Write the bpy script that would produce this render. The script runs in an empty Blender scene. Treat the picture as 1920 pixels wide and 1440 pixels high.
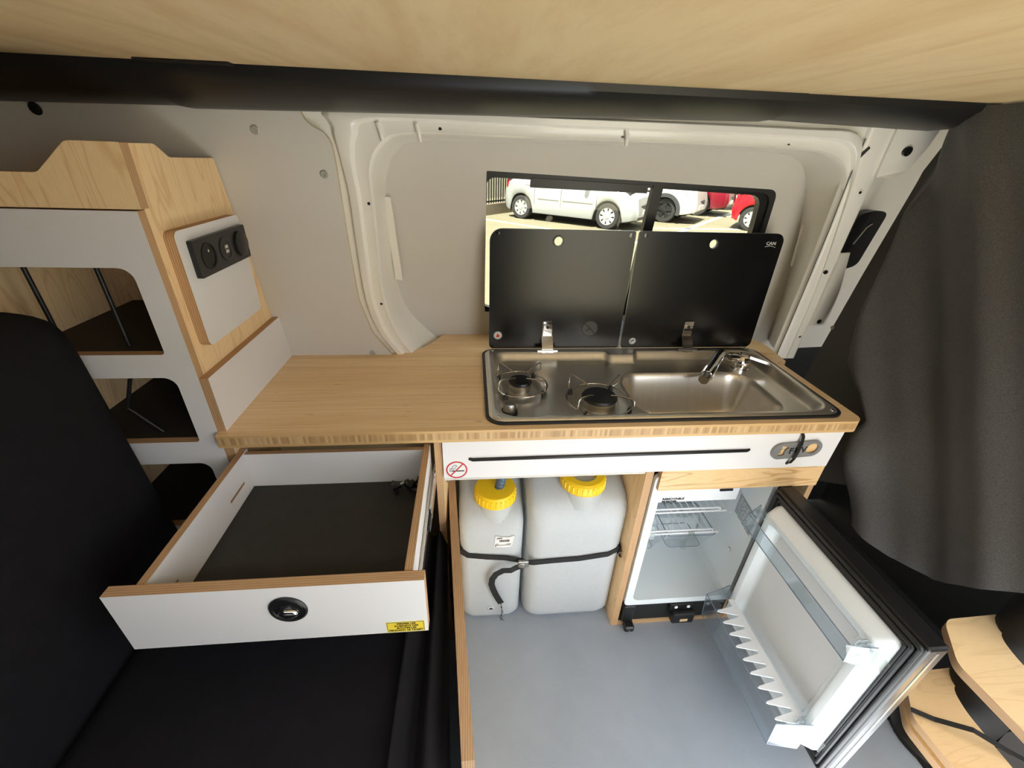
import bpy, bmesh, math, random
from mathutils import Vector, Matrix
random.seed(7)
scene = bpy.context.scene
COL = scene.collection

# ------------------------------------------------------------------ camera, world, sun, exposure
cam_d = bpy.data.cameras.new('camera')
cam = bpy.data.objects.new('camera', cam_d)
COL.objects.link(cam)
cam_d.sensor_fit = 'HORIZONTAL'
cam_d.sensor_width = 36.0
cam_d.lens = 796.96 / 1920 * 36.0
cam_d.clip_start = 0.02
cam_d.clip_end = 200
_r = Vector((0.99582963, -0.08558984, 0.03158683))      # right
_d = Vector((-0.01356449, -0.48127901, -0.8764625))     # down
_f = Vector((0.09021836, 0.87237887, -0.48043288))      # forward
cam.matrix_world = Matrix(((_r.x, -_d.x, -_f.x, 0.0),
                           (_r.y, -_d.y, -_f.y, -0.694),
                           (_r.z, -_d.z, -_f.z, 1.19),
                           (0, 0, 0, 1)))
scene.camera = cam

world = bpy.data.worlds.new('world')
scene.world = world
world.use_nodes = True
bgn = world.node_tree.nodes['Background']
bgn.inputs['Color'].default_value = (0.92, 0.96, 1.0, 1)
bgn.inputs['Strength'].default_value = 1.2

sun_d = bpy.data.lights.new('sun_offscreen', 'SUN')
sun_d.energy = 13.0
sun_d.angle = math.radians(0.55)
sun_d.color = (1.0, 0.95, 0.86)
sun = bpy.data.objects.new('sun_offscreen', sun_d)
COL.objects.link(sun)
SUN_DIR = Vector((0.30, 0.36, -1.0)).normalized()
sun.rotation_euler = SUN_DIR.to_track_quat('-Z', 'Y').to_euler()
sun.location = (-2, -4, 6)

vs = scene.view_settings
vs.view_transform = 'Standard'
vs.look = 'None'
vs.gamma = 1.0
vs.use_curve_mapping = False
vs.exposure = 2.16


# ------------------------------------------------------------------ materials
def s(r, g, b):
    def c(v):
        v /= 255.0
        return v / 12.92 if v <= 0.04045 else ((v + 0.055) / 1.055) ** 2.4
    return (c(r), c(g), c(b), 1.0)


def sock(node, *names):
    for n in names:
        if n in node.inputs:
            return node.inputs[n]
    return None


class MT:
    def __init__(self, name):
        self.m = bpy.data.materials.new(name)
        self.m.use_nodes = True
        self.t = self.m.node_tree
        self.b = self.t.nodes['Principled BSDF']

    def n(self, typ, **kw):
        nd = self.t.nodes.new(typ)
        for k, v in kw.items():
            setattr(nd, k, v)
        return nd

    def l(self, a, b):
        self.t.links.new(a, b)

    def coord(self, scale=(1, 1, 1), rot=(0, 0, 0), kind='Object'):
        tc = self.n('ShaderNodeTexCoord')
        mp = self.n('ShaderNodeMapping')
        mp.inputs['Scale'].default_value = scale
        mp.inputs['Rotation'].default_value = rot
        self.l(tc.outputs[kind], mp.inputs['Vector'])
        return mp.outputs['Vector']

    def noise(self, vec, scale, detail=4, rough=0.55, dist=0.0):
        nd = self.n('ShaderNodeTexNoise')
        nd.inputs['Scale'].default_value = scale
        nd.inputs['Detail'].default_value = detail
        nd.inputs['Roughness'].default_value = rough
        nd.inputs['Distortion'].default_value = dist
        self.l(vec, nd.inputs['Vector'])
        return nd.outputs['Fac']

    def ramp(self, fac, stops):
        r = self.n('ShaderNodeValToRGB')
        el = r.color_ramp.elements
        el[0].position, el[0].color = stops[0]
        el[1].position, el[1].color = stops[-1]
        for p, c in stops[1:-1]:
            e = el.new(p)
            e.color = c
        self.l(fac, r.inputs['Fac'])
        return r.outputs['Color']

    def mix(self, a, b, fac, mode='MIX'):
        m = self.n('ShaderNodeMix', data_type='RGBA', blend_type=mode)
        if isinstance(fac, (int, float)):
            m.inputs[0].default_value = fac
        else:
            self.l(fac, m.inputs[0])
        for i, v in ((6, a), (7, b)):
            if isinstance(v, tuple):
                m.inputs[i].default_value = v
            else:
                self.l(v, m.inputs[i])
        return m.outputs[2]

    def bump(self, h, strength=0.2, dist=0.002):
        b = self.n('ShaderNodeBump')
        b.inputs['Strength'].default_value = strength
        b.inputs['Distance'].default_value = dist
        self.l(h, b.inputs['Height'])
        self.l(b.outputs['Normal'], self.b.inputs['Normal'])

    def set(self, color=None, rough=None, metal=None, spec=None):
        if color is not None:
            if isinstance(color, tuple):
                self.b.inputs['Base Color'].default_value = color
            else:
                self.l(color, self.b.inputs['Base Color'])
        if rough is not None:
            if isinstance(rough, (int, float)):
                self.b.inputs['Roughness'].default_value = rough
            else:
                self.l(rough, self.b.inputs['Roughness'])
        if metal is not None:
            self.b.inputs['Metallic'].default_value = metal
        if spec is not None:
            sock(self.b, 'Specular IOR Level', 'Specular').default_value = spec
        return self.m


def plain(name, color, rough=0.5, metal=0.0, spec=0.5, var=0.0, vs_=8.0, bump=0.0, bs=300):
    t = MT(name)
    if var:
        v = t.coord()
        f = t.noise(v, vs_)
        dk = tuple(c * (1 - var) for c in color[:3]) + (1,)
        lt = tuple(min(1, c * (1 + var * 0.5)) for c in color[:3]) + (1,)
        t.set(t.ramp(f, [(0.3, dk), (0.7, lt)]))
    else:
        t.set(color)
    if bump:
        t.bump(t.noise(t.coord(), bs, 2), bump, 0.0008)
    return t.set(None, rough, metal, spec)


def ply(name, scale, a, b, c, rough=0.45, rot=(0, 0, 0)):
    """plywood face: grain stretched along one axis, growth-ring figure"""
    t = MT(name)
    v = t.coord(scale, rot)
    fig = t.noise(v, 1.0, 2, 0.4, 0.6)
    mul = t.n('ShaderNodeMath', operation='MULTIPLY')
    mul.inputs[1].default_value = 9.0
    t.l(fig, mul.inputs[0])
    fr = t.n('ShaderNodeMath', operation='FRACT')
    t.l(mul.outputs[0], fr.inputs[0])
    base = t.ramp(fr.outputs[0], [(0.0, b), (0.12, a), (0.75, a), (1.0, b)])
    v2 = t.coord(tuple(x * 6 for x in scale), rot)
    fine = t.noise(v2, 2.5, 6, 0.7)
    col = t.mix(base, c, t.ramp(fine, [(0.45, (0, 0, 0, 1)), (0.75, (0.55, 0.55, 0.55, 1))]))
    t.bump(fine, 0.06, 0.0006)
    return t.set(col, rough)


def plyedge(name, axis):
    """plywood edge: thin veneers stacked along the board's thickness"""
    t = MT(name)
    tc = t.n('ShaderNodeTexCoord')
    sp = t.n('ShaderNodeSeparateXYZ')
    t.l(tc.outputs['Object'], sp.inputs[0])
    m = t.n('ShaderNodeMath', operation='MULTIPLY')
    m.inputs[1].default_value = 1 / 0.0036
    t.l(sp.outputs['XYZ'.index(axis)], m.inputs[0])
    fr = t.n('ShaderNodeMath', operation='FRACT')
    t.l(m.outputs[0], fr.inputs[0])
    base = t.ramp(fr.outputs[0], [(0.0, s(150, 112, 78)), (0.16, s(190, 150, 108)), (0.45, s(214, 178, 134)),
                                  (0.55, s(168, 126, 88)), (0.75, s(204, 166, 122)), (1.0, s(160, 120, 82))])
    sc = {'X': (400, 20, 20), 'Y': (20, 400, 20), 'Z': (20, 20, 400)}[axis]
    f = t.noise(t.coord(sc), 1.0, 4)
    return t.set(t.mix(base, s(140, 104, 74), t.ramp(f, [(0.5, (0, 0, 0, 1)), (0.8, (0.5, 0.5, 0.5, 1))])), 0.65)


def glassy(name, tint, gloss=0.08, rough=0.02, edge=0.5):
    """clear sheet: see-through with Fresnel reflection"""
    t = MT(name)
    tr = t.n('ShaderNodeBsdfTransparent')
    tr.inputs['Color'].default_value = tint
    gl = t.n('ShaderNodeBsdfGlossy')
    gl.inputs['Roughness'].default_value = rough
    gl.inputs['Color'].default_value = (1, 1, 1, 1)
    lw = t.n('ShaderNodeLayerWeight')
    lw.inputs['Blend'].default_value = 0.5
    fr = t.n('ShaderNodeMath', operation='POWER')
    fr.inputs[1].default_value = 4.0
    t.l(lw.outputs['Facing'], fr.inputs[0])
    mm = t.n('ShaderNodeMath', operation='MULTIPLY_ADD')
    mm.inputs[1].default_value = edge
    mm.inputs[2].default_value = gloss * 0.5
    t.l(fr.outputs[0], mm.inputs[0])
    mx = t.n('ShaderNodeMixShader')
    t.l(mm.outputs[0], mx.inputs[0])
    t.l(tr.outputs[0], mx.inputs[1])
    t.l(gl.outputs[0], mx.inputs[2])
    t.l(mx.outputs[0], t.t.nodes['Material Output'].inputs['Surface'])
    return t.m


M = {}
M['white_lam'] = plain('white_laminate', s(227, 224, 222), 0.38, var=0.02)
M['ply'] = ply('birch_ply_upright', (22, 22, 3.0), s(246, 214, 164), s(230, 192, 140), s(234, 196, 146))
M['ply_x'] = ply('birch_ply_lengthwise', (3.5, 24, 24), s(226, 190, 138), s(190, 144, 92), s(206, 164, 112), rot=(0, 0.5, 0))
M['ply_h'] = ply('birch_ply_flat', (3, 16, 16), s(228, 196, 148), s(218, 184, 136), s(218, 184, 136))
M['ceil'] = ply('ceiling_ply', (2.4, 0.45, 3), s(226, 198, 150), s(216, 185, 135), s(200, 163, 113), 0.5, rot=(0, 0, 0.12))
M['edge_x'] = plyedge('ply_edge_x', 'X')
M['edge_y'] = plyedge('ply_edge_y', 'Y')
M['edge_z'] = plyedge('ply_edge_z', 'Z')


def bamboo():
    t = MT('bamboo_top')
    v = t.coord((1.2, 48, 1))
    sp = t.n('ShaderNodeSeparateXYZ')
    tc = t.n('ShaderNodeTexCoord')
    t.l(tc.outputs['Object'], sp.inputs[0])
    mu = t.n('ShaderNodeMath', operation='MULTIPLY')
    mu.inputs[1].default_value = 1 / 0.021
    t.l(sp.outputs[1], mu.inputs[0])
    fl = t.n('ShaderNodeMath', operation='FLOOR')
    t.l(mu.outputs[0], fl.inputs[0])
    wn = t.n('ShaderNodeTexWhiteNoise', noise_dimensions='1D')
    t.l(fl.outputs[0], wn.inputs['W'])
    strip = t.ramp(wn.outputs['Value'], [(0, s(236, 200, 148)), (1, s(246, 214, 166))])
    fine = t.noise(t.coord((5, 190, 10)), 1.0, 5, 0.65)
    col = t.mix(strip, s(214, 172, 120), t.ramp(fine, [(0.42, (0, 0, 0, 1)), (0.78, (0.75, 0.75, 0.75, 1))]))
    kn = t.noise(t.coord((18, 110, 10)), 1.0, 2, 0.5)
    col = t.mix(col, s(142, 100, 60), t.ramp(kn, [(0.70, (0, 0, 0, 1)), (0.80, (0.5, 0.5, 0.5, 1))]))
    return t.set(col, 0.42)


def bamboo_edge():
    t = MT('bamboo_edge_blocks')
    tc = t.n('ShaderNodeTexCoord')
    sp = t.n('ShaderNodeSeparateXYZ')
    t.l(tc.outputs['Object'], sp.inputs[0])
    mu = t.n('ShaderNodeMath', operation='MULTIPLY')
    mu.inputs[1].default_value = 1 / 0.0050
    t.l(sp.outputs[0], mu.inputs[0])
    fl = t.n('ShaderNodeMath', operation='FLOOR')
    t.l(mu.outputs[0], fl.inputs[0])
    wn = t.n('ShaderNodeTexWhiteNoise', noise_dimensions='1D')
    t.l(fl.outputs[0], wn.inputs['W'])
    blocks = t.ramp(wn.outputs['Value'], [(0, s(172, 134, 88)), (0.5, s(190, 154, 106)), (1, s(212, 178, 128))])
    # top and bottom lamella run lengthwise
    r = t.ramp(sp.outputs[2], [(0.0, (1, 1, 1, 1)), (0.0045, (1, 1, 1, 1)), (0.0046, (0, 0, 0, 1)), (0.0215, (0, 0, 0, 1)), (0.0216, (1, 1, 1, 1)), (1.0, (1, 1, 1, 1))])
    f = t.noise(t.coord((6, 6, 300)), 1.0, 3)
    lam = t.ramp(f, [(0.3, s(196, 156, 104)), (0.7, s(216, 180, 126))])
    return t.set(t.mix(blocks, lam, r), 0.5)


M['bamboo'] = bamboo()
M['bamboo_edge'] = bamboo_edge()
M['grey_panel'] = plain('grey_lining', s(212, 207, 199), 0.55, var=0.03, vs_=3, bump=0.05, bs=600)
M['body'] = plain('van_body_paint', s(242, 238, 228), 0.16, spec=0.6, var=0.02, vs_=5, bump=0.03, bs=220)
M['black_plastic'] = plain('black_plastic_trim', s(27, 26, 26), 0.42, spec=0.4, bump=0.06, bs=900)
M['black'] = plain('black_plastic', s(24, 24, 25), 0.35)
M['black_matt'] = plain('black_matt', s(18, 18, 18), 0.7, var=0.2)
M['velvet'] = plain('black_velvet', s(24, 23, 26), 0.9, spec=0.15, var=0.15, vs_=30, bump=0.15, bs=700)
M['mat_black'] = plain('ribbed_black_mat', s(44, 42, 38), 0.7, var=0.15, vs_=60, bump=0.3, bs=500)
M['rubber'] = plain('black_rubber', s(30, 31, 32), 0.45)


def curtain_mat():
    t = MT('black_curtain_cloth')
    f = t.noise(t.coord((1, 1, 1)), 900, 2)
    c = t.ramp(f, [(0.35, s(72, 71, 71)), (0.65, s(104, 102, 100))])
    t.bump(f, 0.25, 0.0006)
    return t.set(c, 0.55, None, 0.3)


M['curtain'] = curtain_mat()


def floor_mat():
    t = MT('grey_vinyl')
    v = t.coord((1, 1, 1))
    f = t.noise(v, 5.0, 5, 0.6)
    base = t.ramp(f, [(0.3, s(146, 155, 166)), (0.7, s(158, 167, 178))])
    d = t.noise(t.coord((1, 1, 1)), 14, 5, 0.7)
    col = t.mix(base, s(120, 118, 114), t.ramp(d, [(0.66, (0, 0, 0, 1)), (0.82, (0.5, 0.5, 0.5, 1))]))
    w = t.n('ShaderNodeTexWave', wave_type='BANDS', bands_direction='Y')
    w.inputs['Scale'].default_value = 130
    t.l(t.coord(), w.inputs['Vector'])
    t.bump(w.outputs['Fac'], 0.10, 0.0008)
    col = t.mix(col, s(196, 200, 204), t.ramp(w.outputs['Fac'], [(0.5, (0, 0, 0, 1)), (1.0, (0.10, 0.10, 0.10, 1))]))
    return t.set(col, 0.5)


M['floor'] = floor_mat()


def steel():
    t = MT('brushed_steel')
    f = t.noise(t.coord((30, 3, 3)), 3, 3)
    t.set(t.ramp(f, [(0.3, s(230, 224, 213)), (0.7, s(236, 230, 219))]), 0.36, 1.0)
    return t.m


M['steel'] = steel()
M['chrome'] = plain('chrome', s(225, 225, 225), 0.06, 1.0)
M['metal'] = plain('zinc_metal', s(168, 166, 160), 0.35, 1.0, var=0.1, vs_=40)
M['dull_metal'] = plain('dull_grey_metal', s(132, 132, 130), 0.5, 0.3, var=0.12, vs_=60)
M['bolt_metal'] = plain('bolt_metal', s(190, 190, 184), 0.4, 0.35)
M['wire'] = plain('bright_wire', s(200, 196, 188), 0.18, 1.0)
M['lid_glass'] = plain('black_lid_glass', s(11, 11, 11), 0.24, spec=0.5)
M['lid_edge'] = plain('glass_edge', s(150, 156, 152), 0.2)
M['ghost'] = plain('faint_grey_print', s(70, 70, 68), 0.4)
M['label_ink'] = plain('pale_label_ink', s(138, 146, 150), 0.5)
M['white_print'] = plain('white_print', s(225, 225, 222), 0.5)
M['red_print'] = plain('red_print', s(196, 44, 52), 0.5)
M['orange_print'] = plain('flame_print', s(214, 74, 44), 0.5)
M['black_print'] = plain('black_print', s(22, 20, 18), 0.6)
M['yellow_print'] = plain('yellow_sticker', s(232, 204, 62), 0.5)
M['cream_print'] = plain('sticker_margin', s(238, 230, 180), 0.5)
M['yellow'] = plain('yellow_cap', s(248, 205, 22), 0.4)
M['hose'] = plain('blue_hose', s(76, 98, 120), 0.3)
M['white'] = plain('white_plastic', s(236, 238, 240), 0.35)
M['fridge_in'] = plain('fridge_liner', s(226, 232, 234), 0.3)
M['fridge_silver'] = plain('fridge_door_panel', s(206, 207, 206), 0.35)
M['seat_grey'] = plain('seat_base_grey', s(92, 88, 86), 0.6)
M['cream'] = plain('cream_lining', s(214, 196, 160), 0.5, var=0.05)
M['glass'] = glassy('tinted_window_glass', (0.55, 0.56, 0.53, 1), 0.06, 0.0, 0.6)
M['clear'] = glassy('clear_plastic', (0.90, 0.925, 0.94, 1), 0.16, 0.08, 0.6)
M['clear_edge'] = plain('clear_plastic_edge', s(120, 132, 146), 0.2)
M['tape'] = glassy('packing_tape', (0.86, 0.88, 0.86, 1), 0.25, 0.25, 0.9)


def tank_mat():
    t = MT('natural_polythene')
    f = t.noise(t.coord(), 160, 3)
    t.set(t.ramp(f, [(0.3, s(206, 211, 214)), (0.7, s(212, 217, 220))]), 0.42)
    tl = t.n('ShaderNodeBsdfTranslucent')
    tl.inputs['Color'].default_value = s(228, 232, 232)
    mx = t.n('ShaderNodeMixShader')
    mx.inputs[0].default_value = 0.25
    t.l(t.b.outputs[0], mx.inputs[1])
    t.l(tl.outputs[0], mx.inputs[2])
    t.l(mx.outputs[0], t.t.nodes['Material Output'].inputs['Surface'])
    return t.m


M['tank'] = tank_mat()
M['asphalt'] = plain('asphalt', s(110, 105, 86), 0.9, var=0.12, vs_=1.2, bump=0.2, bs=60)
M['line'] = plain('road_paint', s(208, 206, 196), 0.8)
M['concrete'] = plain('concrete', s(132, 122, 106), 0.9, var=0.1, vs_=2)
M['facade'] = plain('pale_render', s(196, 190, 174), 0.9, var=0.05, vs_=1)
M['car_silver'] = plain('silver_paint', s(168, 172, 174), 0.28, 0.25, 0.6)
M['car_white'] = plain('white_paint', s(196, 196, 192), 0.25, 0, 0.6)
M['car_red'] = plain('red_paint', s(200, 24, 40), 0.25, 0, 0.6)
M['car_dred'] = plain('dark_red_paint', s(120, 22, 38), 0.25, 0, 0.6)
M['car_glass'] = plain('dark_car_glass', s(34, 40, 46), 0.08, 0, 0.8)
M['tyre'] = plain('tyre', s(44, 44, 44), 0.8)
M['hubcap'] = plain('silver_hubcap', s(186, 188, 190), 0.3, 0.4)
M['hub_dark'] = plain('dark_alloy', s(60, 60, 62), 0.35, 0.6)
M['lamp'] = plain('headlamp', s(196, 204, 206), 0.1, 0.2, 0.8)
M['tail'] = plain('tail_lamp', s(170, 26, 40), 0.2)
M['clad'] = plain('grey_cladding', s(58, 60, 62), 0.6)


# ------------------------------------------------------------------ mesh helpers
def lerp(a, b, t):
    return a + (b - a) * t


def ss(a, b, x):
    t = max(0.0, min(1.0, (x - a) / (b - a)))
    return t * t * (3 - 2 * t)


def interp(tab, x):
    if x <= tab[0][0]:
        return tab[0][1]
    for (a, va), (b, vb) in zip(tab, tab[1:]):
        if x <= b:
            return va + (vb - va) * (x - a) / (b - a)
    return tab[-1][1]


def BM():
    return bmesh.new()


def box(bm, a, b, bev=0.0, mi=0, seg=1):
    vs_ = [bm.verts.new((x, y, z)) for x in (a[0], b[0]) for y in (a[1], b[1]) for z in (a[2], b[2])]
    q = [(0, 1, 3, 2), (4, 6, 7, 5), (0, 4, 5, 1), (2, 3, 7, 6), (0, 2, 6, 4), (1, 5, 7, 3)]
    fs = [bm.faces.new([vs_[i] for i in f]) for f in q]
    for f in fs:
        f.material_index = mi
    if bev:
        es = list({e for f in fs for e in f.edges})
        r = bmesh.ops.bevel(bm, geom=es, offset=bev, segments=seg, affect='EDGES', profile=0.5)
        for f in r['faces']:
            f.material_index = mi
    return fs


def tube(bm, pts, r, n=8, closed=False, mi=0, cap=True, flat=None):
    """sweep a circle (or flat band: flat=(w,t,up)) along pts"""
    pts = [Vector(p) for p in pts]
    m = len(pts)
    rings = []
    prev = None
    for i, p in enumerate(pts):
        if closed:
            t = (pts[(i + 1) % m] - pts[i - 1]).normalized()
        else:
            t = (pts[min(i + 1, m - 1)] - pts[max(i - 1, 0)]).normalized()
        if prev is None:
            up = Vector((0, 0, 1)) if abs(t.z) < 0.9 else Vector((1, 0, 0))
            u = t.cross(up).normalized()
        else:
            u = (prev - t * prev.dot(t)).normalized()
        prev = u
        w = t.cross(u).normalized()
        rr = r[i] if isinstance(r, (list, tuple)) else r
        if flat:
            nu = Vector(flat[2])
            b = t.cross(nu).normalized()
            nn = b.cross(t).normalized()
            hw, ht = flat[0] / 2, flat[1] / 2
            rings.append([bm.verts.new(p + b * sx * hw + nn * sy * ht) for sx, sy in ((-1, -1), (1, -1), (1, 1), (-1, 1))])
        else:
            rings.append([bm.verts.new(p + (u * math.cos(2 * math.pi * k / n) + w * math.sin(2 * math.pi * k / n)) * rr) for k in range(n)])
    k = len(rings[0])
    for i in range(m if closed else m - 1):
        a, b = rings[i], rings[(i + 1) % m]
        for j in range(k):
            f = bm.faces.new((a[j], a[(j + 1) % k], b[(j + 1) % k], b[j]))
            f.material_index = mi
    if cap and not closed:
        for rg in (rings[0][::-1], rings[-1]):
            f = bm.faces.new(rg)
            f.material_index = mi


def lathe(bm, prof, c, axis=(0, 0, 1), n=32, mi=0, sx=1.0, sy=1.0):
    """prof: list of (radius, height along axis)"""
    ax = Vector(axis).normalized()
    up = Vector((0, 0, 1)) if abs(ax.z) < 0.9 else Vector((0, 1, 0))
    u = up.cross(ax).normalized()
    w = ax.cross(u).normalized()
    c = Vector(c)
    rings = []
    for r, h in prof:
        if r < 1e-6:
            rings.append([bm.verts.new(c + ax * h)])
        else:
            rings.append([bm.verts.new(c + ax * h + u * (r * sx * math.cos(2 * math.pi * k / n)) + w * (r * sy * math.sin(2 * math.pi * k / n))) for k in range(n)])
    for a, b in zip(rings, rings[1:]):
        for k in range(n):
            k2 = (k + 1) % n
            if len(a) == 1 and len(b) == 1:
                break
            if len(a) == 1:
                f = bm.faces.new((a[0], b[k2], b[k]))
            elif len(b) == 1:
                f = bm.faces.new((a[k], a[k2], b[0]))
            else:
                f = bm.faces.new((a[k], a[k2], b[k2], b[k]))
            f.material_index = mi
    if prof[0] == prof[-1]:
        return
    for rg in (rings[0], rings[-1]):
        if len(rg) > 1:
            f = bm.faces.new(rg)
            f.material_index = mi


def loft(bm, rings, closed=True, cap=True, mi=0):
    vr = [[bm.verts.new(p) for p in r] for r in rings]
    k = len(vr[0])
    for a, b in zip(vr, vr[1:]):
        for j in range(k if closed else k - 1):
            j2 = (j + 1) % k
            f = bm.faces.new((a[j], a[j2], b[j2], b[j]))
            f.material_index = mi
    if cap:
        for r in (vr[0][::-1], vr[-1]):
            f = bm.faces.new(r)
            f.material_index = mi
    return vr


def grid(bm, nu, nv, fn, mi=0):
    g = [[bm.verts.new(fn(i / nu, j / nv)) for j in range(nv + 1)] for i in range(nu + 1)]
    for i in range(nu):
        for j in range(nv):
            f = bm.faces.new((g[i][j], g[i + 1][j], g[i + 1][j + 1], g[i][j + 1]))
            f.material_index = mi
    return g


def rr(u0, u1, v0, v1, r, n=6):
    if not isinstance(r, (list, tuple)):
        r = (r, r, r, r)
    out = []
    for (cu, cv, a0, rad) in ((u1 - r[0], v1 - r[0], 0, r[0]), (u0 + r[1], v1 - r[1], 90, r[1]),
                              (u0 + r[2], v0 + r[2], 180, r[2]), (u1 - r[3], v0 + r[3], 270, r[3])):
        for k in range(n + 1):
            a = math.radians(a0 + 90 * k / n)
            out.append((cu + rad * math.cos(a), cv + rad * math.sin(a)))
    return out


def fillet(pts, r, n=5):
    out = []
    m = len(pts)
    for i in range(m):
        p = Vector(pts[i])
        a = Vector(pts[i - 1]) - p
        b = Vector(pts[(i + 1) % m]) - p
        rad = r[i] if isinstance(r, (list, tuple)) else r
        if rad <= 0:
            out.append(tuple(p))
            continue
        la, lb = a.length, b.length
        d = min(rad, la * 0.45, lb * 0.45)
        p0, p1 = p + a / la * d, p + b / lb * d
        for k in range(n + 1):
            t = k / n
            q = p0 * (1 - t) ** 2 + p * 2 * t * (1 - t) + p1 * t * t
            out.append((q.x, q.y))
    return out


def arc(c, r, a0, a1, n=24):
    return [(c[0] + r * math.cos(math.radians(lerp(a0, a1, k / n))), c[1] + r * math.sin(math.radians(lerp(a0, a1, k / n)))) for k in range(n + 1)]


def circ(c, r, n=28):
    return arc(c, r, 0, 360 * (n - 1) / n, n - 1)


AX = {'x': lambda u, v, w: (w, u, v), 'y': lambda u, v, w: (u, w, v), 'z': lambda u, v, w: (u, v, w)}


def plate(outline, holes, axis, a0, a1, xf=None):
    """extruded flat sheet with holes; returns a mesh: slot 0 faces, slot 1 edges"""
    cu = bpy.data.curves.new('tmp', 'CURVE')
    cu.dimensions = '2D'
    cu.fill_mode = 'BOTH'
    cu.extrude = abs(a1 - a0) / 2
    for loop in [outline] + list(holes):
        sp = cu.splines.new('POLY')
        sp.points.add(len(loop) - 1)
        for p, q in zip(sp.points, loop):
            p.co = (q[0], q[1], 0, 1)
        sp.use_cyclic_u = True
    ob = bpy.data.objects.new('tmp', cu)
    me = bpy.data.meshes.new_from_object(ob)
    bpy.data.objects.remove(ob)
    bpy.data.curves.remove(cu)
    mid = (a0 + a1) / 2
    fi = []
    for p in me.polygons:
        fi.append(0 if abs(p.normal.z) > 0.5 else 1)
    for v in me.vertices:
        u, w, h = v.co
        v.co = AX[axis](u, w, mid + h)
    me.materials.clear()
    for p, i in zip(me.polygons, fi):
        p.material_index = i
        p.use_smooth = False
    bm = bmesh.new()
    bm.from_mesh(me)
    bpy.data.meshes.remove(me)
    bmesh.ops.remove_doubles(bm, verts=bm.verts, dist=1e-6)
    bmesh.ops.recalc_face_normals(bm, faces=bm.faces)
    if xf:
        for v in bm.verts:
            v.co = xf(v.co)
    return bm


def text(body, size, fn, bold=0.0, sx=1.0, align='CENTER', depth=0.0003, spacing=1.0):
    """lettering as a thin mesh; fn(u, v, w) -> world point"""
    cu = bpy.data.curves.new('tmp', 'FONT')
    cu.body = body
    cu.size = size
    cu.align_x = align
    cu.align_y = 'CENTER'
    cu.extrude = depth
    cu.offset = bold
    cu.resolution_u = 3
    cu.space_character = spacing
    ob = bpy.data.objects.new('tmp', cu)
    me = bpy.data.meshes.new_from_object(ob)
    bpy.data.objects.remove(ob)
    bpy.data.curves.remove(cu)
    bm = bmesh.new()
    bm.from_mesh(me)
    bpy.data.meshes.remove(me)
    for f in bm.faces:
        f.material_index = 0
    for v in bm.verts:
        v.co = fn(v.co.x * sx, v.co.y, v.co.z)
    return bm


OFF = {}


def tag(o, label=None, cat=None, group=None, kind=None):
    for k, v in (('label', label), ('category', cat), ('group', group), ('kind', kind)):
        if v:
            o[k] = v
    return o


def thing(name, label, cat, loc, group=None, kind=None, rotz=None):
    o = bpy.data.objects.new(name, None)
    o.empty_display_size = 0.05
    COL.objects.link(o)
    o.location = loc
    if rotz is not None:
        o.rotation_euler = (0, 0, rotz)
        OFF[o.name] = Vector((0, 0, 0))
    else:
        OFF[o.name] = Vector(loc)
    return tag(o, label, cat, group, kind)


def mk(name, bm, mats, parent=None, smooth=None, label=None, cat=None, group=None, kind=None, loc=None, normals=True):
    me = bpy.data.meshes.new(name)
    if normals:
        bmesh.ops.recalc_face_normals(bm, faces=bm.faces)
    bm.to_mesh(me)
    bm.free()
    if not isinstance(mats, (list, tuple)):
        mats = [mats]
    for m in mats:
        me.materials.append(M[m])
    if parent is not None:
        base = OFF[parent.name]
    elif loc is not None:
        base = Vector(loc)
    else:
        xs = [v.co for v in me.vertices]
        lo = [min(v[i] for v in xs) for i in range(3)]
        hi = [max(v[i] for v in xs) for i in range(3)]
        base = Vector(((lo[0] + hi[0]) / 2, (lo[1] + hi[1]) / 2, lo[2]))
    me.transform(Matrix.Translation(-base))
    if smooth is not None:
        for p in me.polygons:
            p.use_smooth = True
        me.set_sharp_from_angle(angle=math.radians(smooth))
    o = bpy.data.objects.new(name, me)
    COL.objects.link(o)
    if parent is not None:
        o.parent = parent
    else:
        o.location = base
    OFF[o.name] = base
    return tag(o, label, cat, group, kind)


def bx(name, a, b, mats, parent=None, bev=0.001, **kw):
    bm = BM()
    box(bm, a, b, bev)
    return mk(name, bm, mats, parent, **kw)


def onY(y):
    """map lettering plane onto a wall facing -Y"""
    def g(cx, cz, rot=0.0):
        ca, sa = math.cos(rot), math.sin(rot)
        return lambda u, v, w: (cx + u * ca - v * sa, y - w, cz + u * sa + v * ca)
    return g


# ------------------------------------------------------------------ van shell
LEAN = 0.2


def yw(z, off=0.0):
    return 0.35 - LEAN * (z - 0.715) + off


bx('floor', (-1.6, -1.32, -0.03), (1.0, 0.55, 0.0), 'floor', bev=0, kind='structure')
mk('ceiling', plate([(-1.6, .105), (1.28, .105), (1.28, -.86), (-1.6, -.86)], [], 'z', 1.287, 1.302), ['ceil', 'edge_z'], kind='structure')

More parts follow.
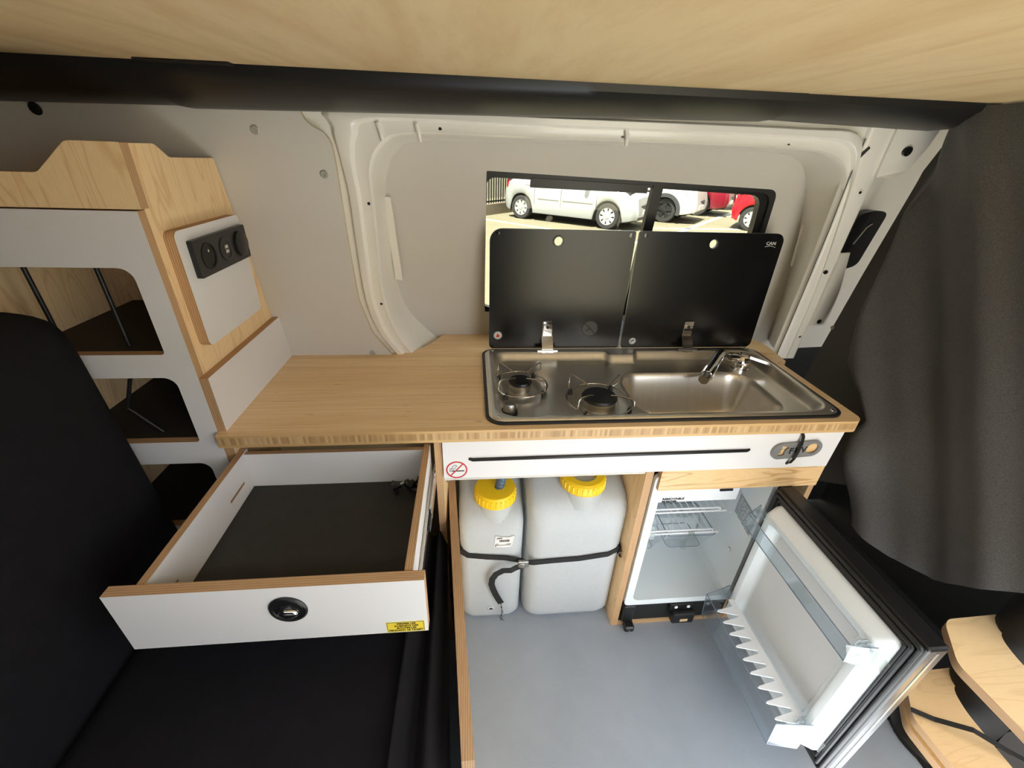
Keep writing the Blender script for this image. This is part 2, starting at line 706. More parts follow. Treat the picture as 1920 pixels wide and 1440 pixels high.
# far wall: white body frame around the window recess
INNER = [(-.095, .700), (-.171, .788), (-.196, .883), (-.198, .988), (-.195, 1.087), (-.183, 1.143), (-.159, 1.180), (-.105, 1.202),
         (.139, 1.205), (.443, 1.209), (.675, 1.206), (.760, 1.196), (.806, 1.159), (.845, 1.074), (.896, .901), (.935, .690)]
RIM = [(-.150, .700), (-.190, .775), (-.210, .877), (-.204, 1.000), (-.199, 1.090), (-.195, 1.150), (-.165, 1.195), (-.102, 1.213),
       (.120, 1.213), (.420, 1.214), (.660, 1.212), (.752, 1.200), (.800, 1.165), (.832, 1.080), (.868, .901), (.895, .690)]
OUTER = [(-.215, .690), (-.268, .781), (-.285, .870), (-.284, 1.010), (-.280, 1.110), (-.290, 1.185), (-.318, 1.235), (-.325, 1.275),
         (.120, 1.275), (.420, 1.275), (.660, 1.275), (.800, 1.275), (.825, 1.200), (.842, 1.085), (.880, .901), (.905, .690)]


def smooth_loop(pts, n=4):
    out = []
    m = len(pts)
    for i in range(m - 1):
        p0, p1, p2, p3 = [Vector(pts[max(0, min(m - 1, k))]) for k in (i - 1, i, i + 1, i + 2)]
        for k in range(n):
            t = k / n
            q = 0.5 * ((2 * p1) + (p2 - p0) * t + (2 * p0 - 5 * p1 + 4 * p2 - p3) * t * t + (3 * p1 - p0 - 3 * p2 + p3) * t ** 3)
            out.append((q.x, q.y))
    out.append(tuple(pts[-1]))
    return out


si, sr, so = smooth_loop(INNER), smooth_loop(RIM), smooth_loop(OUTER)
bm = BM()
rings = []
# from outer edge to rim: pressed ribs; then the flange down into the recess
for t, o in ((0, 0.012), (0.02, 0.0), (0.40, -0.001), (0.46, -0.011), (0.48, -0.012), (0.64, -0.013), (0.66, -0.012), (0.71, -0.003), (0.90, -0.004), (0.97, -0.006), (1.0, 0.0)):
    rings.append([(lerp(a[0], b[0], t), yw(lerp(a[1], b[1], t), o), lerp(a[1], b[1], t)) for a, b in zip(so, sr)])
for t, o in ((0.10, 0.012), (0.35, 0.060), (0.7, 0.105), (0.9, 0.120), (1.0, 0.128)):
    rings.append([(lerp(a[0], b[0], t), yw(lerp(a[1], b[1], t), o), lerp(a[1], b[1], t)) for a, b in zip(sr, si)])
loft(bm, rings, closed=False, cap=False)
wall = mk('wall_back', bm, 'body', smooth=28, kind='structure', loc=(0, 0.35, 0.7), normals=True)


def leanxf(off):
    """flat sheet drawn in (x, z) laid on the leaning wall"""
    return lambda co: Vector((co.x, co.y + yw(co.z, off), co.z))


# grey lining panels
lin = [(-1.6, .60), (-.150, .60), (-.205, .705)] + [(-.250, .781), (-.267, .870), (-.264, 1.010), (-.257, 1.164), (-.258, 1.195), (-.268, 1.210), (-.287, 1.218), (-.298, 1.230), (-.306, 1.262), (-1.6, 1.262)]
mk('lining_panel', plate(fillet(lin, 0.012), [], 'y', -0.014, -0.004, leanxf(0)), ['grey_panel', 'cream'], wall)
# recess lining, pierced for the window
WIN = [(.034, .790), (.036, 1.149), (.752, 1.127), (.800, .768)]
wout = [(-.26, .60), (-.26, 1.25), (.97, 1.25), (.97, .60)]
mk('recess_panel', plate(wout, [fillet(WIN, [.004, .004, .022, .01])], 'y', 0.0, 0.005, leanxf(0.123)), ['grey_panel', 'black_matt'], wall)


def screw(name, x, z, off, parent, r=0.008, mat='bolt_metal'):
    bm = BM()
    ax = Vector((0, -1, -LEAN))
    c = (x, yw(z, off), z)
    lathe(bm, [(r, -0.004), (r, 0.0012), (r * 0.8, 0.0026), (r * 0.42, 0.0026), (r * 0.38, 0.0008), (0, 0.0008)], c, ax, 20)
    return mk(name, bm, mat, parent, smooth=40)


for x, z in ((-.387, 1.209), (-.282, 1.139), (-.258, .722)):
    screw('bolt', x, z, -0.014, wall)
screw('bolt', -.737, 1.228, -0.014, wall, 0.010, 'black')
for x, z in ((-.056, 1.222), (.297, 1.220), (.644, 1.218), (-.209, 1.086), (-.218, .858)):
    bm = BM()
    lathe(bm, [(0.0032, -0.006), (0.0032, 0.0008), (0, 0.0008)], (x, yw(z, -.0035), z), (0, -1, -LEAN), 12)
    mk('fixing_hole', bm, 'black', wall)
# pressed ribs on the top rail of the frame
for x, z in ((-.17, 1.228), (-.10, 1.228), (.30, 1.235)):
    bm = BM()
    tube(bm, [(x, yw(z, -0.007), z), (x + .004, yw(z - .012, -0.010), z - .012), (x + .006, yw(z - .028, -0.007), z - .028)], 0.004, 8)
    mk('pressed_rib', bm, 'body', wall, smooth=60)
# thin metal clips at the sides of the recess
for pts in ([(-.2005, 1.090), (-.184, 1.088), (-.180, .885), (-.1985, .888)], [(.838, 1.05), (.841, 1.05), (.866, .94), (.862, .94)]):
    off = .112 if pts[0][0] < 0 else .095
    mk('edge_clip', plate(pts, [], 'y', 0, 0.004, leanxf(off)), ['body', 'body'], wall)

# pillar on the right
bm = BM()
rings = []
for z, xs in ((1.275, .800), (1.22, .806), (1.15, .815), (1.05, .830), (.93, .845), (.80, .860), (.69, .872)):
    fold = interp([(.69, .050), (.80, .048), (1.0, .045), (1.15, .05), (1.275, .075)], z)
    y = yw(z)
    rings.append([(xs - .006, y + .01, z), (xs - .002, y - .004, z), (xs + .004, y - .008, z), (xs + fold * .5, y - .010, z), (xs + fold, y - .010, z), (xs + fold + .007, y - .004, z),
                  (xs + fold + .012, y + .035, z), (xs + fold + .016, y + .050, z), (xs + fold + .05, y + .062, z), (xs + .30, y + .080, z)])
loft(bm, rings, closed=False, cap=False)
pil = mk('wall_right', bm, 'body', smooth=40, kind='structure', loc=(.86, .35, .7))
bm = BM()
tube(bm, [(xs - .0035, yw(z) - .0075, z) for z, xs in ((1.235, .804), (1.15, .815), (1.05, .830), (.93, .845), (.80, .860), (.70, .871))], .0010, 6)
mk('body_seam', bm, 'clad', pil)
bm = BM()
loft(bm, [[(.800, yw(1.20) - .009, 1.198), (.815, yw(1.22) - .012, 1.221), (.818, yw(1.22) - .012, 1.218), (.806, yw(1.20) - .010, 1.196)], [(.800, yw(1.20) - .006, 1.198), (.815, yw(1.22) - .008, 1.221), (.818, yw(1.22) - .008, 1.218), (.806, yw(1.20) - .006, 1.196)]])
mk('seam_gap', bm, 'black', pil)
for x, z, r in ((.848, 1.135, .007), (.902, .765, .007)):
    screw('pillar_rivet', x, z, -0.0095, pil, r, 'body')
for x, z, r in ((.848, 1.135, .003), (.902, .765, .003), (.872, .952, .005), (.876, 1.215, .008)):
    bm = BM()
    lathe(bm, [(r, -0.006), (r, 0.004), (0, 0.004)], (x, yw(z, -.0095), z), (0, -1, -LEAN), 14)
    mk('pillar_hole', bm, 'black', pil)
# bracket flaps folded off the pillar
bm = BM()
rings = []
for z, w in ((.80, .055), (.90, .050), (1.00, .03)):
    x0 = interp([(.80, .910), (1.0, .885)], z)
    y = yw(z)
    rings.append([(x0, y - .014, z), (x0 + w, y - .004, z), (x0 + w, y + .002, z), (x0, y - .008, z)])
loft(bm, rings)
mk('pillar_flap', bm, 'body', pil)
bm = BM()
rings = []
for z, w in ((1.165, .030), (1.18, .055), (1.22, .075), (1.262, .085)):
    x0 = interp([(1.165, .862), (1.262, .850)], z)
    y = yw(z)
    rings.append([(x0, y - .016, z), (x0 + w, y - .026, z), (x0 + w, y - .020, z), (x0, y - .008, z)])
loft(bm, rings)
mk('pillar_flap', bm, 'body', pil)
bm = BM()
lathe(bm, [(.009, -0.004), (.009, 0.003), (0, .003)], (.893, yw(1.215, -.0225), 1.215), (0.1, -1, -LEAN), 16)
mk('pillar_hole', bm, 'black', pil)
bm = BM()
lathe(bm, [(.006, -0.004), (.006, 0.003), (0, .003)], (.934, yw(.812, -.009), .812), (0.1, -1, -LEAN), 16)
mk('pillar_hole', bm, 'black', pil)

# enclosing sheets of the van, mostly unseen; black finish and openings shaped for the light
bm = BM()
box(bm, (-1.64, -1.32, -.03), (-1.60, .50, 1.50))
mk('wall_left', bm, 'black_matt', kind='structure')
bm = BM()
box(bm, (-1.6, -1.36, -.03), (0.36, -1.32, 1.50))
box(bm, (1.08, -1.36, -.03), (1.45, -1.32, 1.50))
mk('wall_front_occluder', bm, 'black_matt', kind='structure')  # added dark wall, unseen; its doorway gap is sized to steer the daylight
bm = BM()
box(bm, (-1.64, -.92, 1.48), (1.45, .40, 1.52))
mk('trim_4', bm, 'black_matt', kind='structure')
bm = BM()
box(bm, (1.42, -.46, -.30), (1.46, .60, 1.50))
box(bm, (1.42, -1.32, -.30), (1.46, -.46, .70))
mk('trim_5', bm, 'black_matt', kind='structure')  # added unseen cab wall; windscreen gap placed to let light in from the right
bm = BM()
box(bm, (-1.6, .50, -.03), (-.20, .54, 1.50))
box(bm, (-.20, .50, -.03), (1.45, .54, .76))
box(bm, (-.30, .40, 1.255), (1.45, .44, 1.50))
mk('trim_6', bm, 'black_matt', kind='structure')
bm = BM()
box(bm, (1.0, -1.32, -.10), (1.42, .55, -.06))
mk('trim_7', bm, 'black_matt', kind='structure')

# ------------------------------------------------------------------ black roof rail
rail = thing('trim_1', None, None, (0, .2, 1.25), kind='structure')
ZB = [(-1.6, 1.226), (-.75, 1.236), (.07, 1.249), (.55, 1.258), (.90, 1.251)]


def rail_part(name, x0, x1, gro, tab=None):
    bm = BM()
    rings = []
    n = max(2, int((x1 - x0) / 0.03))
    for k in range(n + 1):
        x = lerp(x0, x1, k / n)
        zb = interp(ZB, x)
        zt = 1.288
        if tab and tab[0] < x < tab[1]:
            zt = 1.288
        rings.append([(x, .30, zt + .02), (x, .095 - gro, zt + .003), (x, .098 - gro, zt - .012), (x, .112 - gro, lerp(zb, zt, .42)), (x, .140 - gro, lerp(zb, zt, .14)),
                      (x, .175 - gro, zb + .001 - gro), (x, .215, zb - gro), (x, .246, zb + .002), (x, .252, zb + .012), (x, .30, zb + .03)])
    loft(bm, rings)
    return mk(name, bm, 'black_plastic', rail, smooth=45)


rail_part('rail_cover', -1.6, -.472, 0.0)
rail_part('rail_cover', -.470, .548, 0.004)
rail_part('rail_cover', .550, .905, 0.0)
bm = BM()
box(bm, (-.462, .074, 1.2835), (-.335, .100, 1.2868), 0.001)
mk('rail_tab', bm, 'black_plastic', rail)

# pale head lining seen above the curtain
bx('trim_2', (.93, .02, 1.262), (1.28, .12, 1.286), 'body', bev=.006, kind='structure')
# chrome latch by the ceiling edge
t = thing('ceiling_latch', 'small chrome latch at the ceiling board corner by the curtain', 'latch', (.880, .150, 1.262))
bm = BM()
box(bm, (.862, .135, 1.268), (.902, .165, 1.287), .002)
mk('plate', bm, 'chrome', t)
bm = BM()
tube(bm, [(.870, .135, 1.276), (.880, .122, 1.272), (.894, .135, 1.276)], .004, 10)
mk('hook', bm, 'chrome', t, smooth=60)

# ------------------------------------------------------------------ window
win = thing('window_1', None, None, (.4, .45, .79), kind='structure')


def wpt(x, z, o):
    return (x, yw(z, o), z)


fo = [(-.02, .74), (-.02, 1.185), (.80, 1.165), (.86, .72)]
fi_ = fillet([(.026, .800), (.036, 1.136), (.722, 1.112), (.770, .785)], [.03, .025, .03, .03])
mk('frame', plate(fo, [fi_], 'y', 0, .02, leanxf(0.131)), ['black', 'black'], win)
fi2 = fillet([(.028, .794), (.036, 1.141), (.740, 1.119), (.788, .776)], [.02, .018, .03, .03])
mk('gasket', plate(fillet([(.020, .780), (.022, 1.158), (.762, 1.136), (.812, .760)], .02), [fi2], 'y', 0, .008, leanxf(0.1235)), ['rubber', 'rubber'], win)
mull = [(.437, .76), (.437, 1.14), (.462, 1.14), (.462, .76)]
mk('mullion', plate(mull, [], 'y', 0, .018, leanxf(0.127)), ['black', 'black'], win)
mk('handle_rail', plate([(.140, 1.116), (.140, 1.136), (.425, 1.128), (.425, 1.110)], [], 'y', 0, .012, leanxf(0.129)), ['black', 'black'], win)
mk('pane', plate([(.03, .77), (.03, 1.15), (.45, 1.14), (.45, .76)], [], 'y', 0, .003, leanxf(0.144)), ['glass', 'glass'], win)
mk('pane', plate([(.45, .76), (.45, 1.14), (.74, 1.13), (.79, .75)], [], 'y', 0, .003, leanxf(0.137)), ['glass', 'glass'], win)

# ------------------------------------------------------------------ bamboo worktop
WT = 0.715
out = [(-.474, -.015), (.808, -.015), (.821, .0), (.821, .262), (.815, .262), (.815, .268), (.842, .270), (.855, .386), (.845, .420), (.800, .475), (-.085, .475), (-.120, .40), (-.150, .365), (-.20, .352), (-.474, .352)]
rad = [.002, .01, .01, .002, .002, .002, .01, .02, .02, .01, .01, .03, .03, .02, .002]
hole = rr(.040, .778, .012, .345, .03)
mk('worktop', plate(fillet(out, rad), [hole], 'z', .688, WT), ['bamboo', 'bamboo_edge'], label='long bamboo worktop with striped laminated front edge under the window', cat='worktop', loc=(.17, .23, .688))

# ------------------------------------------------------------------ kitchen cabinet under the worktop
cab = thing('kitchen_cabinet', 'plywood kitchen cabinet with white front rail below the worktop', 'cabinet', (.37, .17, 0))
rail_slot = [(-.012, .6355), (-.0105, .6295), (.595, .6315), (.597, .6375)]
bm = plate([(-.064, .5835), (-.064, .6875), (.803, .6875), (.797, .5835)], [fillet(rail_slot, .003)], 'y', 0, .016)
fr = mk('front_rail', bm, ['white_lam', 'edge_y'], cab)
bm = BM()
tube(bm, [(-.011, .002, .634), (-.004, -.001, .6325), (.3, -.001, .6340), (.590, -.001, .6355), (.596, .002, .6365)], .0040, 8)
mk('elastic_cord', bm, 'black', fr, smooth=60)
mk('ply_rail', plate([(.412, .5255), (.412, .583), (.797, .583), (.796, .5255)], [], 'y', .001, .017), ['ply_x', 'edge_y'], cab)
mk('divider', plate([(.016, .0), (.016, .583), (.34, .583), (.34, .0)], [], 'x', .384, .402), ['ply', 'edge_x'], cab)
mk('divider', plate([(.006, .0), (.006, .683), (.34, .683), (.34, .0)], [], 'x', -.081, -.066), ['ply', 'edge_x'], cab)
mk('base_board', plate([(.402, .017), (.402, .34), (.80, .34), (.80, .017)], [], 'z', 0.0, .014), ['ply_h', 'edge_z'], cab)
mk('side_panel', plate([(.02, 0), (.02, .683), (.34, .683), (.34, 0)], [], 'x', .800, .814), ['ply', 'edge_x'], cab)
bx('bay_back', (-.066, .335, .0), (.384, .342, .683), 'grey_panel', cab)
bx('bay_top', (-.066, .020, .560), (.384, .335, .566), 'grey_panel', cab)
mk('left_side', plate([(.004, .0), (.004, .683), (.34, .683), (.34, 0)], [], 'x', -.474, -.460), ['ply', 'edge_x'], cab)
bm = BM()
grid(bm, 10, 10, lambda u, v: (lerp(-.458, -.083, u), .22 + .06 * math.cos(v * 3.0), lerp(.0, .56, v)))
mk('wheel_arch_lining', bm, 'cream', cab, smooth=60)
# small steel brackets on the divider
bm = BM()
tube(bm, [(.3838, .05, .255), (.376, .05, .258), (.372, .05, .268), (.378, .05, .278), (.3838, .05, .276)], .005, 8, flat=(.016, .002, (1, 0, 0)))
mk('strap_hook', bm, 'metal', cab)
bm = BM()
box(bm, (.378, .09, .0), (.384, .12, .07), .002)
box(bm, (.345, .09, .0), (.384, .12, .004), .001)
mk('floor_bracket', bm, 'metal', cab)
bm = BM()
box(bm, (-.066, .075, .53), (-.056, .105, .56), .003)
box(bm, (-.066, .08, .50), (-.060, .10, .54), .002)
mk('side_catch', bm, 'metal', cab)

# bottle opener on the rail
t = thing('bottle_opener', 'grey steel bottle opener plate mounted on the white front rail', 'bottle opener', (.704, 0, .635))
op = []
for k in range(13):
    a = math.radians(90 + 180 * k / 12)
    op.append((.668 + .0215 * math.cos(a), .632 + .0215 * math.sin(a)))
for k in range(13):
    a = math.radians(-90 + 180 * k / 12)
    op.append((.740 + .0215 * math.cos(a), .638 + .0215 * math.sin(a)))
h1 = circ((.739, .638), .0135)
h2 = fillet([(.662, .619), (.678, .622), (.677, .634), (.685, .643), (.667, .647), (.668, .634)], .004)
mk('plate', plate(op, [h1, h2], 'y', -.0045, -.0005), ['dull_metal', 'dull_metal'], t)
mk('lettering', text('FLV', .021, onY(-.0048)(.706, .634, .07), 0.0006, 1.0, spacing=1.35), 'black_print', t)
bm = BM()
box(bm, (.655, -.0012, .615), (.690, .0004, .650))
box(bm, (.722, -.0012, .621), (.756, .0004, .655))
bm.free()
bm = BM()
tube(bm, [(.7045, .001, .678), (.7040, -.006, .672), (.7030, -.010, .655), (.7015, -.011, .635), (.7000, -.010, .615), (.6985, -.006, .601), (.698, .001, .595)], .005, 8, flat=(.0065, .002, (0, -1, 0)))
st = mk('holding_strap', bm, 'black', t)
for z in (.677, .596):
    bm = BM()
    lathe(bm, [(.004, 0), (.004, .0006), (0, .0006)], (.7045 if z > .65 else .698, 0, z), (0, -1, 0), 14)
    mk('strap_hole', bm, 'black_print', st)
for c, r in (((.739, .638), .0135), ((.673, .633), .016)):
    bm = BM()
    lathe(bm, [(r, 0), (r, .0004), (0, .0004)], (c[0], 0, c[1]), (0, -1, 0), 24)
    mk('wood_inlay', bm, 'ply_x', t)

# no smoking sticker on the rail
t = thing('no_smoking_sticker', 'round red and white no smoking sticker on the white front rail', 'sticker', (-.037, 0, .606))
c = (-.037, .6065)
mk('disc', plate(circ(c, .0222, 40), [], 'y', -.0005, .0001), ['white_print', 'white_print'], t)
mk('ring', plate(circ(c, .0220, 40), [circ(c, .0190, 40)], 'y', -.0009, -.0004), ['red_print', 'red_print'], t)
d = Vector((1, 1.15)).normalized()
nrm = Vector((-d.y, d.x))
q = [Vector(c) + d * a * .0195 + nrm * b * .0013 for a, b in ((-1, -1), (1, -1), (1, 1), (-1, 1))]
mk('slash', plate([tuple(v) for v in q], [], 'y', -.0011, -.0004), ['red_print', 'red_print'], t)
bm = BM()
box(bm, (c[0] - .010, -.0009, c[1] - .0042), (c[0] + .0155, -.0004, c[1] - .0016))
box(bm, (c[0] - .0125, -.0009, c[1] - .0042), (c[0] - .0112, -.0004, c[1] - .0016))
box(bm, (c[0] - .0150, -.0009, c[1] - .0042), (c[0] - .0137, -.0004, c[1] - .0016))
mk('cigarette', bm, 'black_print', t)
bm = BM()
for pts in ([(-.0145, -.0005), (-.0142, .0025), (-.0115, .0042), (-.0085, .0046), (-.0088, .0085), (-.0055, .0105), (-.0035, .0125)],
            [(-.0120, -.0005), (-.0115, .0015), (-.0065, .0020), (-.0035, .0042), (-.0020, .0075), (.0005, .0098), (-.0008, .0125), (-.0030, .0125)]):
    tube(bm, [(c[0] + a, -.0007, c[1] + b) for a, b in pts], .0005, 6)
mk('smoke', bm, 'black_print', t)

# ------------------------------------------------------------------ shelf cabinet on the left
shelf = thing('shelf_cabinet', 'tall open shelf cabinet with white front and plywood side', 'cabinet', (-.83, .16, .0))
fo = [(-1.20, .45), (-1.20, 1.0975), (-.475, 1.0975), (-.475, .45)]
holes = [rr(-1.10, -.5135, .8725, 1.0165, (.020, .02, .006, .006)), rr(-1.10, -.5125, .693, .829, (.020, .02, .006, .006)), rr(-1.10, -.5095, .48, .643, (.020, .02, .006, .006))]
mk('front_panel', plate(fo, holes, 'y', 0, .016), ['white_lam', 'edge_y'], shelf)
sd = [(.016, .60), (.016, 1.183), (.085, 1.183), (.112, 1.164), (.243, 1.161), (.310, .84), (.335, .70), (.335, .60)]
mk('side_panel', plate(fillet(sd, [0, .002, .006, .006, .004, 0, 0, 0]), [], 'x', -.490, -.475), ['ply', 'edge_x'], shelf)
fc = [(-1.20, 1.100), (-1.20, 1.1445), (-.584, 1.1445), (-.534, 1.184), (-.4665, 1.184), (-.4665, 1.100)]
fc[-1] = (-.4685, 1.100)
mk('top_fascia', plate(fillet(fc, [0, 0, .006, .006, .001, 0]), [], 'y', .000, .0165), ['ply', 'edge_y'], shelf)
bx('top_board', (-1.20, .016, 1.083), (-.490, .235, 1.098), 'ply_h', shelf)
for z in (.8725, .693, .480):
    bx('shelf_board', (-1.20, .016, z - .016), (-.490, .30, z - .001), ['mat_black'], shelf)
bm = BM()
for a, b in (((-1.20, .600), (-.490, .345)),):
    pass
grid(bm, 1, 6, lambda u, v: (lerp(-1.20, -.490, u), yw(lerp(.46, 1.09, v)) - .022, lerp(.46, 1.09, v)))
mk('back_board', bm, 'ply', shelf)
bx('inner_partition', (-.770, .016, .48), (-.755, .30, 1.083), 'ply', shelf)
for a, b in (((-.595, .04, .860), (-.594, .04, 1.083)), ((-.699, .04, .860), (-.700, .04, 1.083)), ((-.600, .04, .690), (-.645, .04, .746)), ((-.645, .04, .746), (-.595, .04, .860))):
    bm = BM()
    tube(bm, [a, tuple(lerp(a[i], b[i], .5) for i in range(3)), b], .0035, 8)
    mk('elastic_cord', bm, 'rubber', shelf, smooth=60)

# white upstand board at the worktop end
mk('splash_board', plate([(.001, WT), (.001, .826), (.334, .826), (.345, WT)], [], 'x', -.475, -.460), ['white_lam', 'edge_x'], label='low white laminated upstand board standing on the worktop end', cat='board')

# socket board
t = thing('socket_board', 'white plywood backed board with black power sockets on the cabinet side', 'socket board', (-.467, .14, .87))
mk('board', plate(rr(.034, .243, .872, 1.064, .012), [], 'x', -.475, -.4585), ['white_lam', 'edge_x'], t)
strip = plate(rr(.058, .238, .985, 1.046, .003), [circ((.096, 1.0155), .0190)], 'x', -.4585, -.4500)
sk = mk('socket_strip', strip, ['black', 'black'], t)


def disc_x(name, y, z, prof, mats, par, n=28):
    bm = BM()
    lathe(bm, prof, (-.4500, y, z), (1, 0, 0), n)
    return mk(name, bm, mats, par, smooth=40)


disc_x('round_socket', .096, 1.0155, [(.0225, -.001), (.0225, .0010), (.0192, .0010), (.0186, -.0075), (0, -.0078)], 'black_print', sk)
for dy, dz in ((-.0095, 0), (.0095, 0)):
    disc_x('socket_pin_hole', .096 + dy, 1.0155 + dz, [(.0026, -.0079), (.0026, -.0070), (0, -.0070)], 'black', sk, 12)
disc_x('earth_pin', .096 - .004, 1.0155 + .009, [(.0024, -.006), (.0024, .003), (0, .004)], 'chrome', sk, 12)
disc_x('usb_bezel', .153, 1.0155, [(.021, -.001), (.021, .0012), (.016, .0016), (.015, .0006), (0, .0006)], 'black', sk)
bm = BM()
for zc in (1.0195, 1.0115):
    box(bm, (-.4494, .1475, zc - .003), (-.4478, .1585, zc + .003), .0006)
mk('usb_port', bm, 'chrome', sk)
disc_x('cap_cover', .209, 1.0155, [(.0235, -.001), (.0235, .0036), (.0215, .0048), (0, .0048)], 'black', sk)

# ------------------------------------------------------------------ drawer pulled out
dr = thing('drawer', 'pulled out plywood drawer with white front and black ribbed mat', 'drawer', (-.28, -.14, .55))
mk('front', plate([(-.488, .548), (-.488, .6645), (-.072, .6645), (-.073, .548)], [], 'y', -.300, -.2835), ['white_lam', 'edge_y'], dr)
slot = rr(-.075, -.020, .606, .611, .0024, 4)
slot2 = rr(-.270, -.235, .606, .611, .0024, 4)
for x0, x1 in ((-.4580, -.4460), (-.1020, -.0900)):
    mk('side', plate([(-.2835, .553), (-.2835, .660), (.020, .660), (.020, .553)], [slot, slot2], 'x', x0, x1), ['white_lam', 'edge_x'], dr)
mk('back', plate([(-.446, .556), (-.446, .657), (-.102, .657), (-.102, .556)], [], 'y', .004, .014), ['white_lam', 'edge_y'], dr)
bx('bottom', (-.446, -.2835, .568), (-.102, .004, .578), 'mat_black', dr)
for z in (.588, .606, .622):
    pass
for sx, x0 in ((1, -.090), (-1, -.458)):
    bm = BM()
    x1 = x0 + sx * .006
    box(bm, (min(x0, x1), -.283, .590), (max(x0, x1), .02, .612), .0015)
    mk('runner', bm, 'wire', dr)
    bm = BM()
    x2 = x0 + sx * .011
    box(bm, (min(x1, x2), -.115, .586), (max(x1, x2), .20, .616), .002)
    r2 = mk('runner_rail', bm, 'wire', dr)
    bm = BM()
    box(bm, (min(x1, x2), -.150, .593), (max(x1, x2), -.118, .607), .001)
    mk('runner_stop', bm, 'black', r2)
# push latch
bm = BM()
cx, cz = -.262, .619
lathe(bm, [(.0260, 0), (.0262, .0016), (.0240, .0036), (.0205, .0030), (.0195, .0018), (0, .0018)], (cx, -.300, cz), (0, -1, 0), 40, sx=1, sy=1)
lt = mk('push_latch', bm, 'black', dr, smooth=50, label='glossy black round push latch')
bm = BM()
lathe(bm, [(.0135, 0), (.013, .004), (.008, .006), (0, .0065)], (cx, -.3018, cz - .0055), (0, -1, 0), 28, sx=1, sy=.62)
mk('latch_button', bm, 'chrome', lt, smooth=60)
bm = BM()
tube(bm, [(cx - .016, -.3026, cz + .001), (cx - .008, -.3028, cz + .004), (cx - .006, -.3028, cz + .011), (cx + .004, -.3028, cz + .011), (cx + .006, -.3028, cz + .004), (cx + .017, -.3026, cz)], .0008, 6)
mk('latch_ridge', bm, 'black', lt)
# yellow warning sticker
c = (-.103, .5625)
stk = mk('warning_sticker', plate(rr(-.1350, -.0765, .5485, .5750, .001, 2), [], 'y', -.3004, -.2999), ['cream_print', 'cream_print'], dr)
mk('sticker_border', plate(rr(-.1330, -.0785, .5503, .5732, .0004, 2), [], 'y', -.3006, -.3002), ['black_print', 'black_print'], stk)
mk('sticker_field', plate(rr(-.1322, -.0793, .5511, .5724, .0004, 2), [], 'y', -.3008, -.3003), ['yellow_print', 'yellow_print'], stk)
for k, ln in enumerate(('FERMER LES', 'ROBINETS DES', 'BOUTEILLES', 'PENDANT LE TRAJET')):
    mk('lettering', text(ln, .0046, onY(-.3009)(-.1045 if k < 3 else -.1055, .5694 - k * .0051), .00018, 1.16, depth=.0001), 'black_print', stk)

# star knobs lying in the drawer
for i, (x, y, rz, lab) in enumerate(((-.160, -.030, .45, 'black star knob screw lying flat on the drawer mat, furthest from the drawer side'), (-.132, -.026, .75, 'black star knob screw lying in the middle of the drawer mat trio'), (-.112, -.028, 1.5, 'black knob with upright threaded bolt beside the drawer side'))):
    t = thing('clamp_knob', lab, 'knob', (x, y, .578), 'clamp knobs in the drawer')
    ax = Vector((math.cos(rz), math.sin(rz), .25)) if i < 2 else Vector((.0, .15, 1))
    ax.normalize()
    cc = Vector((x, y, .578 + (.0135 if i < 2 else .006)))
    bm = BM()
    up = Vector((0, 0, 1)) if abs(ax.z) < .9 else Vector((0, 1, 0))
    u = up.cross(ax).normalized()
    w = ax.cross(u)
    rings = []
    for h, sc in ((-.005, .85), (-.003, 1), (.003, 1), (.005, .85)):
        rings.append([cc + ax * h + (u * math.cos(a) + w * math.sin(a)) * (.0125 + .0025 * math.cos(5 * a)) * sc for a in [2 * math.pi * k / 40 for k in range(40)]])
    loft(bm, rings)
    lathe(bm, [(.007, .004), (.006, .012), (0, .012)], cc, ax, 16)
    mk('knob_head', bm, 'black', t, smooth=40)
    bm = BM()
    tube(bm, [cc + ax * .011, cc + ax * .030], .0032, 10)
    mk('bolt', bm, 'metal', t, smooth=40)

# ------------------------------------------------------------------ hob and sink unit
hob = thing('hob_sink_unit', 'steel hob and sink unit with two raised black glass lids', 'hob sink', (.409, .178, WT))
X0, X1, Y0, Y1, RC = .0235, .7935, -.0005, .3590, .035
mk('rim_gasket', plate(rr(X0, X1, Y0, Y1, RC, 10), [rr(X0 + .02, X1 - .02, Y0 + .02, Y1 - .02, RC - .01, 10)], 'z', WT - .001, WT + .0045), ['rubber', 'rubber'], hob)


def sdrr(x, y, cx, cy, hx, hy, r):
    qx, qy = abs(x - cx) - hx + r, abs(y - cy) - hy + r
    return math.hypot(max(qx, 0), max(qy, 0)) + min(max(qx, qy), 0) - r


sx0, sx1, sy0, sy1, sr_ = X0 + .007, X1 - .007, Y0 + .007, Y1 - .005, RC - .006
NX, NY = 190, 96


